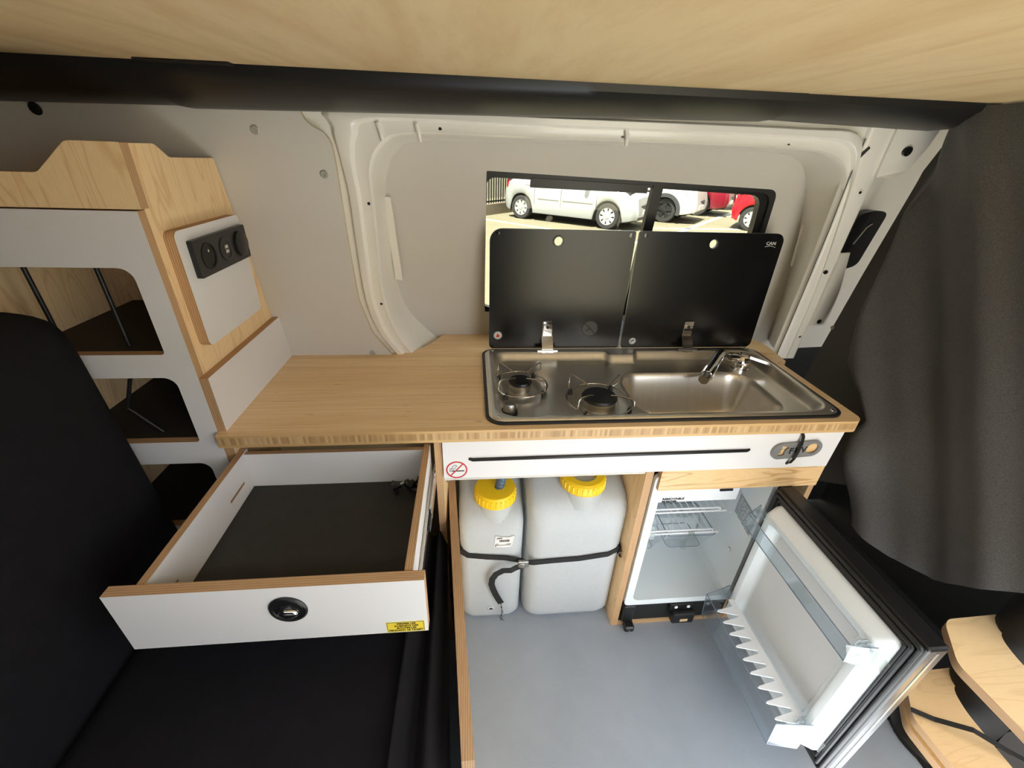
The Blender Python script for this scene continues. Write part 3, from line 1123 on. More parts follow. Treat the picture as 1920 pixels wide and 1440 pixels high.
def steel_pt(u, v):
    y = lerp(sy0, sy1, v)
    dx = 0.0
    if y < sy0 + sr_:
        dx = sr_ - math.sqrt(max(0, sr_ ** 2 - (sy0 + sr_ - y) ** 2))
    elif y > sy1 - sr_:
        dx = sr_ - math.sqrt(max(0, sr_ ** 2 - (y - sy1 + sr_) ** 2))
    x = lerp(sx0 + dx, sx1 - dx, u)
    edge = -sdrr(x, y, (sx0 + sx1) / 2, (sy0 + sy1) / 2, (sx1 - sx0) / 2, (sy1 - sy0) / 2, sr_)
    z = .7195 + .0035 * ss(0, .004, edge)
    # tray sunk inside the rim; back ledge is wider, with a forward bay between the lids
    back = .330 - .022 * ss(.352, .366, x) * (1 - ss(.428, .442, x))
    tray = -sdrr(x, y, (.050 + .770) / 2, (.022 + back) / 2, (.770 - .050) / 2, (back - .022) / 2, .04)
    z -= .020 * ss(-.004, .018, tray)
    # flat shelf by the tap
    sh = -sdrr(x, y, .70, .16, .055, .17, .02)
    # bowl
    bowl = -sdrr(x, y, .530, .138, .172, .100, .055)
    z -= .004 * ss(-.012, -.002, bowl) * (1 - ss(-.002, .0, bowl)) * 0
    z -= .105 * ss(.0, .034, bowl) + .006 * ss(.02, .08, bowl)
    # shallow burner dishes
    for bx_, by_, br_ in ((.109, .172, .052), (.277, .096, .062)):
        d = math.hypot(x - bx_, y - by_)
        z -= .0025 * (1 - ss(br_ * .75, br_ * 1.05, d))
    return (x, y, z)


bm = BM()
grid(bm, NX, NY, steel_pt)
mk('steel_top', bm, 'steel', hob, smooth=60)
for x, y in ((.052, .342), (.050, .018), (.765, .345), (.768, .018)):
    bm = BM()
    lathe(bm, [(.004, -.002), (.004, .001), (.0025, .002), (0, .002)], (x, y, .7228), (0, 0, 1), 14)
    mk('rim_screw', bm, 'chrome', hob, smooth=40)


def burner(x, y, r, R, rot):
    z = .7005
    bm = BM()
    lathe(bm, [(r * 1.05, -.003), (r * 1.02, .008), (r * .98, .009), (r * .98, .016), (r * .9, .017), (0, .017)], (x, y, z), (0, 0, 1), 36)
    b = mk('burner', bm, 'metal', hob, smooth=35)
    bm = BM()
    lathe(bm, [(r * 1.06, .0165), (r * 1.10, .019), (r * 1.02, .0235), (r * .3, .025), (0, .025)], (x, y, z), (0, 0, 1), 36)
    mk('burner_cap', bm, 'black', b, smooth=40)
    bm = BM()
    tube(bm, [(x + R * math.cos(a), y + R * math.sin(a), z + .013) for a in [2 * math.pi * k / 40 for k in range(40)]], .0022, 8, closed=True)
    ps = mk('pan_support', bm, 'wire', hob, smooth=60)
    for k in range(4):
        a = rot + k * math.pi / 2
        e = Vector((math.cos(a), math.sin(a), 0))
        p = Vector((x, y, z))
        sgn = Vector((-e.y, e.x, 0))
        bm = BM()
        pts = [p + e * (R * .98) + sgn * .012 + Vector((0, 0, .013)), p + e * (R * 1.08) + sgn * .008 + Vector((0, 0, .016)), p + e * (R * 1.16) + Vector((0, 0, .026)),
               p + e * (R * 1.14) + Vector((0, 0, .042)), p + e * (R * 1.06) + Vector((0, 0, .046)), p + e * (R * .62) + Vector((0, 0, .040)), p + e * (r * .78) + Vector((0, 0, .034))]
        tube(bm, pts, .0021, 8)
        mk('support_arm', bm, 'wire', ps, smooth=60)
        a2 = a + .18
        f = p + Vector((math.cos(a2), math.sin(a2), 0)) * (R * .98)
        bm = BM()
        lathe(bm, [(.005, -.001), (.0055, .010), (.004, .015), (0, .015)], f, (0, 0, 1), 14)
        mk('support_foot', bm, 'rubber', ps, smooth=50)


burner(.109, .172, .0250, .063, math.radians(42))
burner(.277, .096, .0360, .072, math.radians(42))
bm = BM()
lathe(bm, [(.0180, -.002), (.0180, .006), (.0170, .008), (0, .008)], (.0745, .062, .7025), (0, 0, 1), 28)
kb = mk('gas_knob', bm, 'black', hob, smooth=40)
bm = BM()
lathe(bm, [(.0140, .008), (.0130, .022), (.011, .024), (0, .024)], (.0745, .062, .7025), (0, 0, 1), 24, sx=1, sy=.7)
mk('knob_grip', bm, 'metal', kb, smooth=40)

# lids
LY = .358


def lid(x0, x1, rads, hx, labels):
    z0, z1 = .7225, 1.030
    tl = .028 / .3

    def xf(co):
        return Vector((co.x, co.y + tl * .0 * (co.z - z0), co.z))
    knob = ((x0 + x1) / 2 - .012 if x0 < .3 else .600, 1.003)
    bm = plate(rr(x0, x1, z0, z1, rads, 8), [circ(knob, .0105, 24)], 'y', LY - .0025, LY + .0025, xf)
    ld = mk('glass_lid', bm, ['lid_glass', 'lid_edge'], hob)
    # finger ring
    bm = BM()
    lathe(bm, [(.0105, .003), (.0135, .003), (.0140, -.002), (.0135, -.005), (.0105, -.005), (.0105, .003)], (knob[0], LY, knob[1]), (0, 1, 0), 28)
    mk('finger_ring', bm, 'black', ld, smooth=50)
    # hinge
    bm = BM()
    box(bm, (hx - .013, LY - .0055, .752), (hx + .013, LY - .0025, .800), .001)
    h = mk('hinge_plate', bm, 'chrome', ld)
    bm = BM()
    grid(bm, 1, 8, lambda u, v: (lerp(hx - .015, hx + .015, u), LY - .004 - .020 * math.sin(v * 1.5) - .006 * v, lerp(.760, .718, v)))
    bmesh.ops.solidify(bm, geom=bm.faces[:], thickness=.002)
    mk('hinge_arm', bm, 'chrome', h, smooth=60)
    bm = BM()
    tube(bm, [(hx - .027, LY - .024, .7235), (hx + .027, LY - .024, .7235)], .0055, 14)
    mk('hinge_pin', bm, 'chrome', h, smooth=40)
    bm = BM()
    lathe(bm, [(.004, 0), (.004, .0015), (.002, .0015), (0, .0005)], (hx, LY - .0055, .783), (0, -1, 0), 14)
    mk('hinge_screw', bm, 'black', h)
    for px in ((x0 + .018, x1 - .012)):
        bm = BM()
        lathe(bm, [(.0055, 0), (.005, .002), (0, .0024)], (px, LY - .0025, z1 - .010), (0, -1, 0), 16)
        mk('bump_stop', bm, 'clear', ld, smooth=50)
    return ld


LA = lid(.043, .3985, (.006, .030, .012, .006), .198, None)
LB = lid(.406, .784, (.022, .006, .006, .015), .588, None)
YL = LY - .0026
oL = onY(YL - .0002)
# flame sticker
fl = mk('flame_sticker', plate(circ((.066, .760), .0112, 28), [], 'y', YL - .0004, YL), ['white_print', 'white_print'], LA)
mk('sticker_ring', plate(circ((.066, .760), .0102, 28), [circ((.066, .760), .0094, 28)], 'y', YL - .0006, YL - .0002), ['ghost', 'ghost'], LA)
fp = [(-.004, -.0055), (-.0055, -.001), (-.0030, .0005), (-.0025, .004), (.0005, .0065), (.0010, .0020), (.0035, .0030), (.0050, -.0015), (.0035, -.0055)]
mk('flame', plate(fillet([(.066 + a, .760 + b) for a, b in fp], .0006), [], 'y', YL - .0008, YL - .0003), ['orange_print', 'orange_print'], LA)
# faint no smoking print
c = (.313, .779)
mk('faint_disc', plate(circ(c, .0215, 36), [], 'y', YL - .0003, YL), ['ghost', 'ghost'], LA)
mk('faint_ring', plate(circ(c, .0225, 36), [circ(c, .0200, 36)], 'y', YL - .0005, YL - .0001), ['black', 'black'], LA)
d = Vector((-1, 1)).normalized()
nn = Vector((1, 1)).normalized()
mk('faint_bar', plate([tuple(Vector(c) + d * a * .0195 + nn * b * .0016) for a, b in ((-1, -1), (1, -1), (1, 1), (-1, 1))], [], 'y', YL - .0006, YL - .0002), ['black', 'black'], LA)
mk('faint_cigarette', plate([(c[0] - .010, c[1] - .006), (c[0] - .008, c[1] - .009), (c[0] + .002, c[1] + .0005), (c[0], c[1] + .003)], [], 'y', YL - .0006, YL - .0002), ['black', 'black'], LA)
# tap sticker
c = (.437, .742)
mk('tap_sticker', plate(circ(c, .0095, 28), [], 'y', YL - .0004, YL), ['white_print', 'white_print'], LB)
mk('sticker_ring', plate(circ(c, .0086, 28), [circ(c, .0080, 28)], 'y', YL - .0006, YL - .0002), ['ghost', 'ghost'], LB)
bm = BM()
tube(bm, [(c[0] + .004, YL - .0006, c[1] + .002), (c[0] - .001, YL - .0006, c[1] + .002), (c[0] - .004, YL - .0006, c[1]), (c[0] - .004, YL - .0006, c[1] - .003)], .0011, 6)
tube(bm, [(c[0] + .001, YL - .0006, c[1] + .001), (c[0] + .001, YL - .0006, c[1] + .005)], .0009, 6)
mk('tap_print', bm, 'black_print', LB)
mk('lettering', text('CAN', .0105, oL(.752, 1.006), .0002, 1.15), 'white_print', LB)
bm = BM()
tube(bm, [(.738, YL - .0006, .998), (.745, YL - .0006, .9995), (.752, YL - .0006, 1.0005), (.760, YL - .0006, .9985), (.766, YL - .0006, .997)], .0007, 6)
mk('logo_swoosh', bm, 'white_print', LB)
mk('lid_strip', plate([(.3985, .7225), (.3985, .80), (.403, .80), (.403, .7225)], [], 'y', LY - .002, LY + .002), ['clear_edge', 'clear_edge'], hob)

# tap
tap = thing('mixer_tap', 'chrome folding tap over the sink bowl', 'tap', (.703, .262, .703))
bm = BM()
lathe(bm, [(.0235, -.004), (.0235, .004), (.0215, .005), (.0215, .024), (.0195, .028), (0, .028)], (.703, .262, .703), (0, 0, 1), 36)
mk('base', bm, 'chrome', tap, smooth=35)
bm = BM()
tube(bm, [(.700, .262, .731), (.682, .259, .736), (.664, .256, .738)], [.010, .010, .012], 16)
mk('swivel', bm, 'chrome', tap, smooth=50)
bm = BM()
a, b = Vector((.655, .278, .744)), Vector((.558, .175, .715))
pts = [a.lerp(b, t) for t in (0, .03, .10, .3, .5, .55, .7, .86, .88)]
tube(bm, pts, [.004, .010, .0135, .0145, .0140, .0150, .0155, .0155, .012], 20)
sp_ = mk('spout', bm, 'chrome', tap, smooth=50)
bm = BM()
tube(bm, [a.lerp(b, .87), a.lerp(b, 1.0)], [.0125, .0120], 20)
mk('aerator', bm, 'metal', sp_, smooth=50)
bm = BM()
lathe(bm, [(.020, .026), (.021, .030), (.017, .036), (0, .038)], (.703, .262, .703), (0, 0, 1), 28)
lv = [(-.010, -.006), (.010, -.016), (.052, -.030), (.062, -.034), (.064, -.026), (.050, -.014), (.020, .012), (-.004, .012)]
mk('cartridge_cap', bm, 'chrome', tap, smooth=40)
mk('lever', plate(fillet([(.703 + x, .262 + y) for x, y in lv], .006), [], 'z', .740, .747, lambda co: Vector((co.x, co.y, co.z - .25 * max(0, co.x - .703)))), ['chrome', 'chrome'], tap)

# ------------------------------------------------------------------ water canisters
def canister(x0, x1, y0, y1, prof, cap_c, cap_r, label, boss):
    t = thing('water_canister', label, 'canister', ((x0 + x1) / 2, (y0 + y1) / 2, 0), 'water canisters under the worktop')
    bm = BM()
    rings = []
    for k, (dy, inset, zt) in enumerate(prof):
        y = y0 + dy
        zlo = .001 + inset * .9
        pts = rr(x0 + inset, x1 - inset, zlo, zt, min(.03, (x1 - x0) / 2 - inset - .001), 6)
        rings.append([(u, y, v) for u, v in pts])
    loft(bm, rings)
    body = mk('body', bm, 'tank', t, smooth=50)
    # neck
    cx, cy, cz = cap_c
    bm = BM()
    lathe(bm, [(cap_r * 1.15, -.040), (cap_r * 1.02, -.022), (cap_r * .92, -.012), (cap_r * .90, .004), (cap_r * .70, .004), (0, .002)], (cx, cy, cz), (0, 0, 1), 36)
    mk('neck', bm, 'tank', t, smooth=50)
    bm = BM()
    lathe(bm, [(.010, 0), (.010, .004), (.007, .005), (.005, .002), (0, .002)], boss, (0, -1, 0), 18)
    mk('boss', bm, 'tank', t, smooth=50)
    return t, body


def canister_cap(t, c, r, h, ring):
    bm = BM()
    if ring:
        pr = [(r * .60, h * .25), (r * .60, h), (r * .90, h), (r, h - .005), (r * 1.02, .002), (r * 1.05, 0), (r * .62, 0), (r * .60, h * .25)]
    else:
        pr = [(r * .8, 0), (r * 1.05, 0), (r * 1.02, .003), (r, h - .006), (r * .95, h), (r * .9, h + .0004), (0, h - .001)]
    lathe(bm, pr, c, (0, 0, 1), 48)
    for k in range(28):
        a = 2 * math.pi * k / 28
        e = Vector((math.cos(a), math.sin(a), 0))
        p = Vector(c) + e * (r * 1.005)
        tube(bm, [p + Vector((0, 0, .002)), p + Vector((0, 0, h - .008))], .0022, 5)
    return mk('cap', bm, 'yellow', t, smooth=35, label='yellow ribbed screw ring' if ring else 'yellow ribbed screw cap')


C1 = (.052, .128, .412)
t1, b1 = canister(-.042, .124, .058, .325, [(0, .024, .330), (.004, .012, .356), (.014, .004, .377), (.03, .001, .392), (.07, 0, .409), (.11, 0, .424), (.16, 0, .440), (.22, 0, .445), (.255, .004, .440), (.267, .02, .42)], C1, .052,
                  'narrow white water canister with yellow cap and blue hose', (.040, .0600, .048))
canister_cap(t1, C1, .052, .030, False)
C2 = (.272, .112, .462)
t2, b2 = canister(.132, .386, .046, .325, [(0, .035, .365), (.004, .020, .402), (.014, .008, .428), (.028, .002, .442), (.05, 0, .454), (.09, 0, .464), (.13, 0, .470), (.2, 0, .480), (.26, .004, .475), (.279, .02, .45)], C2, .055,
                  'wide white water canister with open yellow ring cap beside the divider', (.240, .0500, .040))
canister_cap(t2, C2, .055, .028, True)
# hose
bm = BM()
hp = [Vector((.060, .128, .425)), Vector((.066, .120, .470)), Vector((.080, .105, .53)), Vector((.10, .10, .60)), Vector((.115, .12, .670))]
pts = []
for i in range(len(hp) - 1):
    for k in range(14):
        pts.append(hp[i].lerp(hp[i + 1], k / 14))
tube(bm, pts, [.0125 if (k % 4) < 2 else .0100 for k in range(len(pts))], 14)
mk('hose', bm, 'hose', t1, smooth=30, label='blue ribbed hose')
# paper label
bm = BM()
P = [(.050, .3400), (.068, .3365), (.082, .3345), (.098, .3395), (.092, .3010), (.076, .2985), (.046, .3015)]
mk('paper_label', plate(P, [], 'y', .0568, .0576), ['white_print', 'white_print'], t1)
bm = BM()
x = .060
random.seed(3)
while x < .086:
    w = random.choice((.0006, .0009, .0015))
    box(bm, (x, .0561, .3195), (x + w, .0567, .3265))
    x += w + random.choice((.0006, .0010))
mk('barcode', bm, 'black_print', t1)
bm = BM()
for a, b, z in ((.054, .068, .333), (.053, .066, .3305), (.050, .058, .3115), (.078, .090, .3105), (.049, .089, .3070), (.049, .053, .3045)):
    box(bm, (a, .0561, z), (b, .0567, z + .0013))
mk('print_lines', bm, 'ghost', t1)

# strap around the canisters
t = thing('tie_strap', 'black webbing strap with metal buckle around both canisters', 'strap', (.17, .045, .24))
bm = BM()
sp = [(-.0455, .20, .292), (-.0455, .085, .292), (-.038, .061, .288), (-.02, .0560, .276), (.03, .0545, .268), (.08, .0535, .262), (.115, .050, .255), (.128, .046, .253), (.15, .042, .253), (.20, .0425, .256), (.27, .0425, .259), (.345, .0430, .270), (.378, .052, .280), (.3885, .09, .286), (.3885, .20, .288)]
tube(bm, sp, .01, flat=(.0165, .0022, (0, -1, 0)))
mk('webbing', bm, 'black_matt', t)
bm = BM()
box(bm, (.108, .036, .2440), (.136, .0460, .2640), .002)
box(bm, (.112, .032, .2460), (.126, .0380, .2600), .002)
tube(bm, [(.117, .032, .257), (.117, .029, .257)], .003, 10)
mk('buckle', bm, 'metal', t)
bm = BM()
tube(bm, [(.118, .0400, .246), (.104, .0400, .240), (.090, .034, .238), (.070, .036, .236), (.052, .036, .224), (.042, .036, .205), (.040, .036, .185), (.045, .038, .160), (.052, .040, .135), (.060, .043, .110), (.068, .046, .088)], .01, flat=(.0165, .0022, (0, -1, .1)))
mk('loose_end', bm, 'black_matt', t)
bm = BM()
for k in range(4):
    tube(bm, [(.066 + k * .001, .046, .090), (.071 - k * .001, .045, .070), (.069 + k * .002, .044, .050), (.072 - k * .003, .042, .030), (.066 + k * .004, .040, .018)], .0005, 5)
mk('frayed_threads', bm, 'black_matt', t)

# ------------------------------------------------------------------ fridge
fx0, fx1 = .404, .716
fr_ = thing('fridge', 'small black fridge with white interior and open door', 'fridge', (.56, .16, .014))
bm = BM()
box(bm, (fx0, .020, .014), (fx1, .335, .098), .002)
mk('base_plinth', bm, 'black_matt', fr_)
bm = BM()
box(bm, (fx0, .022, .098), (fx0 + .008, .335, .560))
box(bm, (fx1 - .008, .022, .098), (fx1, .335, .560))
box(bm, (fx0, .022, .552), (fx1, .335, .560))
mk('casing', bm, 'black', fr_)
mk('front_bezel', plate(rr(fx0 + .002, fx1 - .003, .098, .560, .012), [rr(fx0 + .022, fx1 - .016, .118, .545, .018)], 'y', .010, .030), ['fridge_in', 'fridge_in'], fr_)
bm = BM()
ix0, ix1, iz0, iz1 = fx0 + .022, fx1 - .016, .118, .545
rings = []
for y, ins in ((.012, 0), (.15, .004), (.300, .008), (.318, .022)):
    rings.append([(u, y, v) for u, v in rr(ix0 + ins, ix1 - ins, iz0 + ins * .6, iz1 - ins, .018)])
loft(bm, rings, cap=False)
bm.faces.new([v for v in bm.verts][-len(rings[0]):])
mk('liner', bm, 'fridge_in', fr_, smooth=40)
bm = BM()
box(bm, (ix0 + .002, .20, iz0 + .002), (ix1 - .006, .312, .225), .012, seg=3)
for k in range(5):
    x = ix0 + .02 + k * .042
    tube(bm, [(x, .199, .215), (x, .1985, .198), (x + .012, .1985, .192), (x + .024, .1985, .198), (x + .024, .199, .215)], .0018, 6)
mk('compressor_hump', bm, 'fridge_in', fr_, smooth=50)
# freezer box
bm = BM()
box(bm, (ix0 + .001, .050, .4380), (.655, .28, .5430), .003)
fz = mk('freezer_box', bm, 'white', fr_)
mk('lettering', text('REMOVABLE\nFREEZER', .0088, onY(.0494)(.4585, .4465), .0003, 1.15, 'LEFT'), 'black_print', fz)
bm = BM()
box(bm, (.600, .0465, .4720), (.634, .050, .4790), .001)
mk('freezer_latch', bm, 'black', fz)
bm = BM()
tube(bm, [(.690, .050, .5170), (.684, .046, .5150), (.680, .050, .5180)], .002, 8)
mk('lamp_clip', bm, 'white', fr_)


# wire shelves
def wire_shelf(z, x0, x1, y0, y1):
    bm = BM()
    tube(bm, [(x0, y0, z), (x1 + .018, y0, z), (x1 + .02, y0 + .002, z), (x1 + .02, y1, z), (x0, y1, z)], .0028, 8, closed=True)
    sh = mk('wire_shelf', bm, 'white', fr_, smooth=50)
    bm = BM()
    tube(bm, [(x0, y0, z + .012), (x1 - .004, y0, z + .012), (x1, y0, z + .010), (x1, y0, z)], .0026, 8)
    mk('shelf_lip', bm, 'white', sh, smooth=50)
    n = 12
    for k in range(n + 1):
        x = lerp(x0 + .004, x1 + .015, k / n)
        bm = BM()
        tube(bm, [(x, y0, z + .001), (x, y1, z + .001)], .0015, 6)
        mk('shelf_wire', bm, 'white', sh, smooth=50)
    return sh


wire_shelf(.378, ix0 + .004, .640, .075, .29)
wire_shelf(.299, ix0 + .004, .640, .075, .29)
# crisper bins
for x0, x1 in ((ix0 + .008, .512), (.518, .652)):
    bm = BM()
    r0 = [(u, v, .2930) for u, v in rr(x0, x1, .070, .19, .010)]
    r1 = [(u, v, .2830) for u, v in rr(x0 + .002, x1 - .002, .072, .188, .010)]
    r2 = [(u, v, .2270) for u, v in rr(x0 + .018, x1 - .018, .090, .175, .012)]
    loft(bm, [r0, r1, r2], cap=False)
    bm.faces.new([v for v in bm.verts][-len(r2):])
    cb = mk('crisper_bin', bm, 'clear', fr_, smooth=40)
    bm = BM()
    tube(bm, r0, .0013, 6, closed=True)
    tube(bm, r2, .0009, 6, closed=True)
    mk('bin_edge', bm, 'clear_edge', cb, smooth=60)
    bm = BM()
    xm = (x0 + x1) / 2 - .004
    tube(bm, [(xm, .074, .312), (xm - .002, .068, .290), (xm - .008, .082, .255), (xm - .006, .078, .232)], .01, flat=(.018, .0006, (0, -1, 0)))
    mk('packing_tape', bm, 'tape', cb)
# rating label on the right inner wall
bm = BM()
xw = ix1 - .0035
pl = [(.020, .405), (.090, .420), (.090, .360), (.020, .345)]
lb = mk('rating_label', plate(pl, [], 'x', xw - .0006, xw), ['ghost', 'ghost'], fr_)
lb.data.materials[0] = plain('label_grey', s(184, 190, 194), 0.5)
lb.data.materials[1] = lb.data.materials[0]
bm = BM()
random.seed(5)
for k in range(9):
    z0 = .356 + k * .0068
    y = .088
    while y > .026:
        w = random.uniform(.004, .014)
        dz = (.088 - y) * -.214 + .0
        box(bm, (xw - .0010, y - w, z0 + dz + .003), (xw - .0005, y, z0 + dz + .0055))
        y -= w + random.uniform(.002, .006)
mk('label_print', bm, 'label_ink', lb)
for y, z, r in ((.10, .345, .004), (.06, .245, .006), (.13, .290, .003)):
    bm = BM()
    lathe(bm, [(r, 0), (r, .002), (r * .6, .003), (0, .003)], (ix1 - .003, y, z), (-1, 0, 0), 16)
    mk('liner_plug', bm, 'white', fr_, smooth=50)
# latch bracket and hinge bracket at the foot
bm = BM()
box(bm, (.540, .004, .0705), (.604, .020, .096), .002)
box(bm, (.546, -.012, .034), (.610, .008, .074), .003)
mk('latch_bracket', bm, 'black', fr_)
for x in (.556, .592):
    bm = BM()
    lathe(bm, [(.005, 0), (.0045, .002), (0, .003)], (x, .004, .086), (0, -1, 0), 14)
    mk('bracket_screw', bm, 'white', fr_)
bm = BM()
box(bm, (.568, -.0128, .044), (.590, -.0118, .054))
mk('bracket_slot', bm, 'ply_h', fr_)
bm = BM()
box(bm, (.408, .006, .030), (.440, .020, .096), .002)
box(bm, (.412, -.016, .0135), (.440, .010, .034), .004)
mk('hinge_bracket', bm, 'black', fr_)
bm = BM()
lathe(bm, [(.003, 0), (.003, .001), (0, .001)], (.426, -.016, .022), (0, -1, 0), 12)
mk('bracket_screw', bm, 'metal', fr_)

# open door: hinged on the right, standing square to the front
DX = .698          # inner gasket face
dz0, dz1, dy0, dy1 = .088, .528, -.372, -.002
bm = BM()
box(bm, (DX + .004, dy0, dz0), (DX + .044, dy1, dz1), .005, seg=2)
door = mk('door', bm, 'black', fr_)
bm = BM()
for ins, dx in ((.006, 0), (.014, -.003), (.022, -.001)):
    lp = [(DX + dx, u, v) for u, v in rr(dy0 + ins, dy1 - ins, dz0 + ins, dz1 - ins, .004, 3)]
    tube(bm, lp, .0042, 8, closed=True)
mk('door_gasket', bm, 'rubber', door, smooth=60)
mk('door_steel_strip', plate([(dy0 - .001, dz0 + .01), (dy0 - .001, dz1 - .01), (dy0 + .001, dz1 - .01), (dy0 + .001, dz0 + .01)], [], 'x', DX + .022, DX + .026), ['metal', 'metal'], door)
bx('door_inner_skin', (DX - .002, dy0 + .026, dz0 + .026), (DX + .004, dy1 - .026, dz1 - .026), 'rubber', door)
# moulded liner: raised border, sunk silver field
bm = BM()
LY0, LY1, LZ0, LZ1 = dy0 + .024, dy1 - .028, dz0 + .030, dz1 - .024
rings = []
for ins, x in ((0, DX), (.001, DX - .012), (.010, DX - .035), (.014, DX - .039), (.024, DX - .040), (.029, DX - .038), (.036, DX - .024), (.042, DX - .018), (.046, DX - .017)):
    rings.append([(x, u, v) for u, v in rr(LY0 + ins, LY1 - ins, LZ0 + ins, LZ1 - ins, max(.004, .014 - ins * .1), 6)])
loft(bm, rings, cap=False)
bm.faces.new([v for v in bm.verts][-len(rings[0]):])
mk('door_liner', bm, 'fridge_in', door, smooth=35)
bx('door_field', (DX - .0195, LY0 + .050, LZ0 + .056), (DX - .0165, LY1 - .050, LZ1 - .050), 'fridge_silver', door)
LX = DX - .040


def door_bin(z0, z1, depth, ya, yb, slant):
    xo = LX - depth
    bm = BM()
    th = .0018
    # outer wall (slanted outwards), two ends, floor
    def quad(p):
        bm.faces.new([bm.verts.new(q) for q in p])
    quad([(xo + slant, ya + .012, z0), (xo + slant, yb - .012, z0), (xo, yb - .012, z1), (xo, ya + .012, z1)])
    quad([(LX, ya, z0), (xo + slant, ya + .012, z0), (xo, ya + .012, z1), (LX, ya, z1 + .012)])
    quad([(LX, yb, z0), (xo + slant, yb - .012, z0), (xo, yb - .012, z1), (LX, yb, z1 + .012)])
    quad([(LX, ya, z0), (xo + slant, ya + .012, z0), (xo + slant, yb - .012, z0), (LX, yb, z0)])
    bmesh.ops.remove_doubles(bm, verts=bm.verts, dist=1e-5)
    bmesh.ops.solidify(bm, geom=bm.faces[:], thickness=th)
    bn = mk('door_bin', bm, 'clear', door)
    bm = BM()
    for path in ([(LX, ya, z1 + .012), (xo, ya + .012, z1), (xo, yb - .012, z1), (LX, yb, z1 + .012)],
                 [(LX, ya, z0), (xo + slant, ya + .012, z0), (xo + slant, yb - .012, z0), (LX, yb, z0)],
                 [(xo, ya + .012, z1), (xo + slant, ya + .012, z0)], [(xo, yb - .012, z1), (xo + slant, yb - .012, z0)]):
        tube(bm, path, .0012, 6)
    mk('bin_rim', bm, 'clear_edge', door, smooth=60)
    for y in (ya + .004, yb - .020):
        bm = BM()
        for zz in (z1 - .004, z1 - .018):
            for k in range(3):
                box(bm, (LX - .022, y + k * .006, zz), (LX + .004, y + k * .006 + .003, zz + .011), .0006)
        mk('bin_clip', bm, 'clear', door)
    return bn


door_bin(.436, .480, .034, -.345, -.022, .006)
door_bin(.120, .205, .066, -.338, -.030, .008)
# bottle comb in the lower bin
bm = BM()
zc = .196
n = 9
ya, yb = -.318, -.058
pts = [(LX + .002, ya), (LX + .002, yb)]
comb = [(LX + .002, ya - .010)]
step = (yb - ya) / n
for k in range(n):
    y = ya + k * step
    comb += [(LX - .012, y - step * .30), (LX - .054, y + step * .08), (LX - .057, y + step * .16), (LX - .054, y + step * .24), (LX - .012, y + step * .48)]
comb += [(LX - .012, yb + .004), (LX + .002, yb + .004)]
mk('bottle_comb', plate(comb, [], 'z', zc - .003, zc), ['white', 'white'], door)
for p in ([(LX - .046, -.338, .478), (LX - .020, -.350, .486), (LX + .004, -.356, .474), (LX + .012, -.362, .458)], [(LX - .050, -.325, .196), (LX - .020, -.342, .200), (LX + .006, -.352, .188), (LX + .016, -.362, .176)]):
    bm = BM()
    tube(bm, p, .01, flat=(.020, .0006, (0, -1, .6)))
    mk('packing_tape', bm, 'tape', door)
bm = BM()
box(bm, (.716, -.002, .500), (.744, .024, .522), .003)
mk('door_hinge', bm, 'black', fr_)

# ------------------------------------------------------------------ bench seat
bench = thing('sofa_bench', 'black velvet bench seat with tall padded backrest', 'bench', (-.40, -.55, 0))


def cushion(name, a, b, r, mats, parent, sag=.0, lean=0.0, seg=5):
    bm = BM()
    box(bm, a, b)
    bmesh.ops.bevel(bm, geom=bm.edges[:], offset=r, segments=seg, affect='EDGES', profile=0.5)
    for v in bm.verts:
        v.co.x += lean * (v.co.z - a[2])
    return mk(name, bm, mats, parent, smooth=60)


cushion('seat_cushion', (-.565, -1.10, .30), (-.100, -.012, .465), .035, 'velvet', bench)
cushion('backrest', (-.800, -1.10, .34), (-.555, -.030, .975), .060, 'velvet', bench, lean=-.05)
bx('seat_base', (-.80, -1.10, .0), (-.105, -.02, .30), 'black_matt', bench)
# loose velvet cover hanging in folds beside the seat
bm = BM()


def fold(u, v):
    y = lerp(-.002, -.95, u)
    k = v * 5
    x = lerp(-.118, -.0645 + lerp(0, .056, u), v)
    z = .470 - .045 * v + .016 * math.sin(v * 11 + u * 3) - .02 * ss(-.06, .0, y)
    return (x, y, z)


grid(bm, 40, 30, fold)
mk('loose_cover', bm, 'velvet', bench, smooth=80)

# plywood board along the bench side: slightly skewed in plan
bm = plate([(.140, .0), (.140, .458), (-.430, .458), (-.430, .0)], [], 'x', -.0090, .0090)
ang = math.atan2(.044, .57)
for v in bm.verts:
    y = v.co.y
    x = v.co.x
    v.co.x = -.0585 + (.140 - y) * math.tan(ang) + x
    if y > 0 and v.co.z > .4:
        pass
bboard = mk('bench_side_board', bm, ['ply', 'edge_x'], label='upright plywood board along the bench beside the grey floor', cat='board')

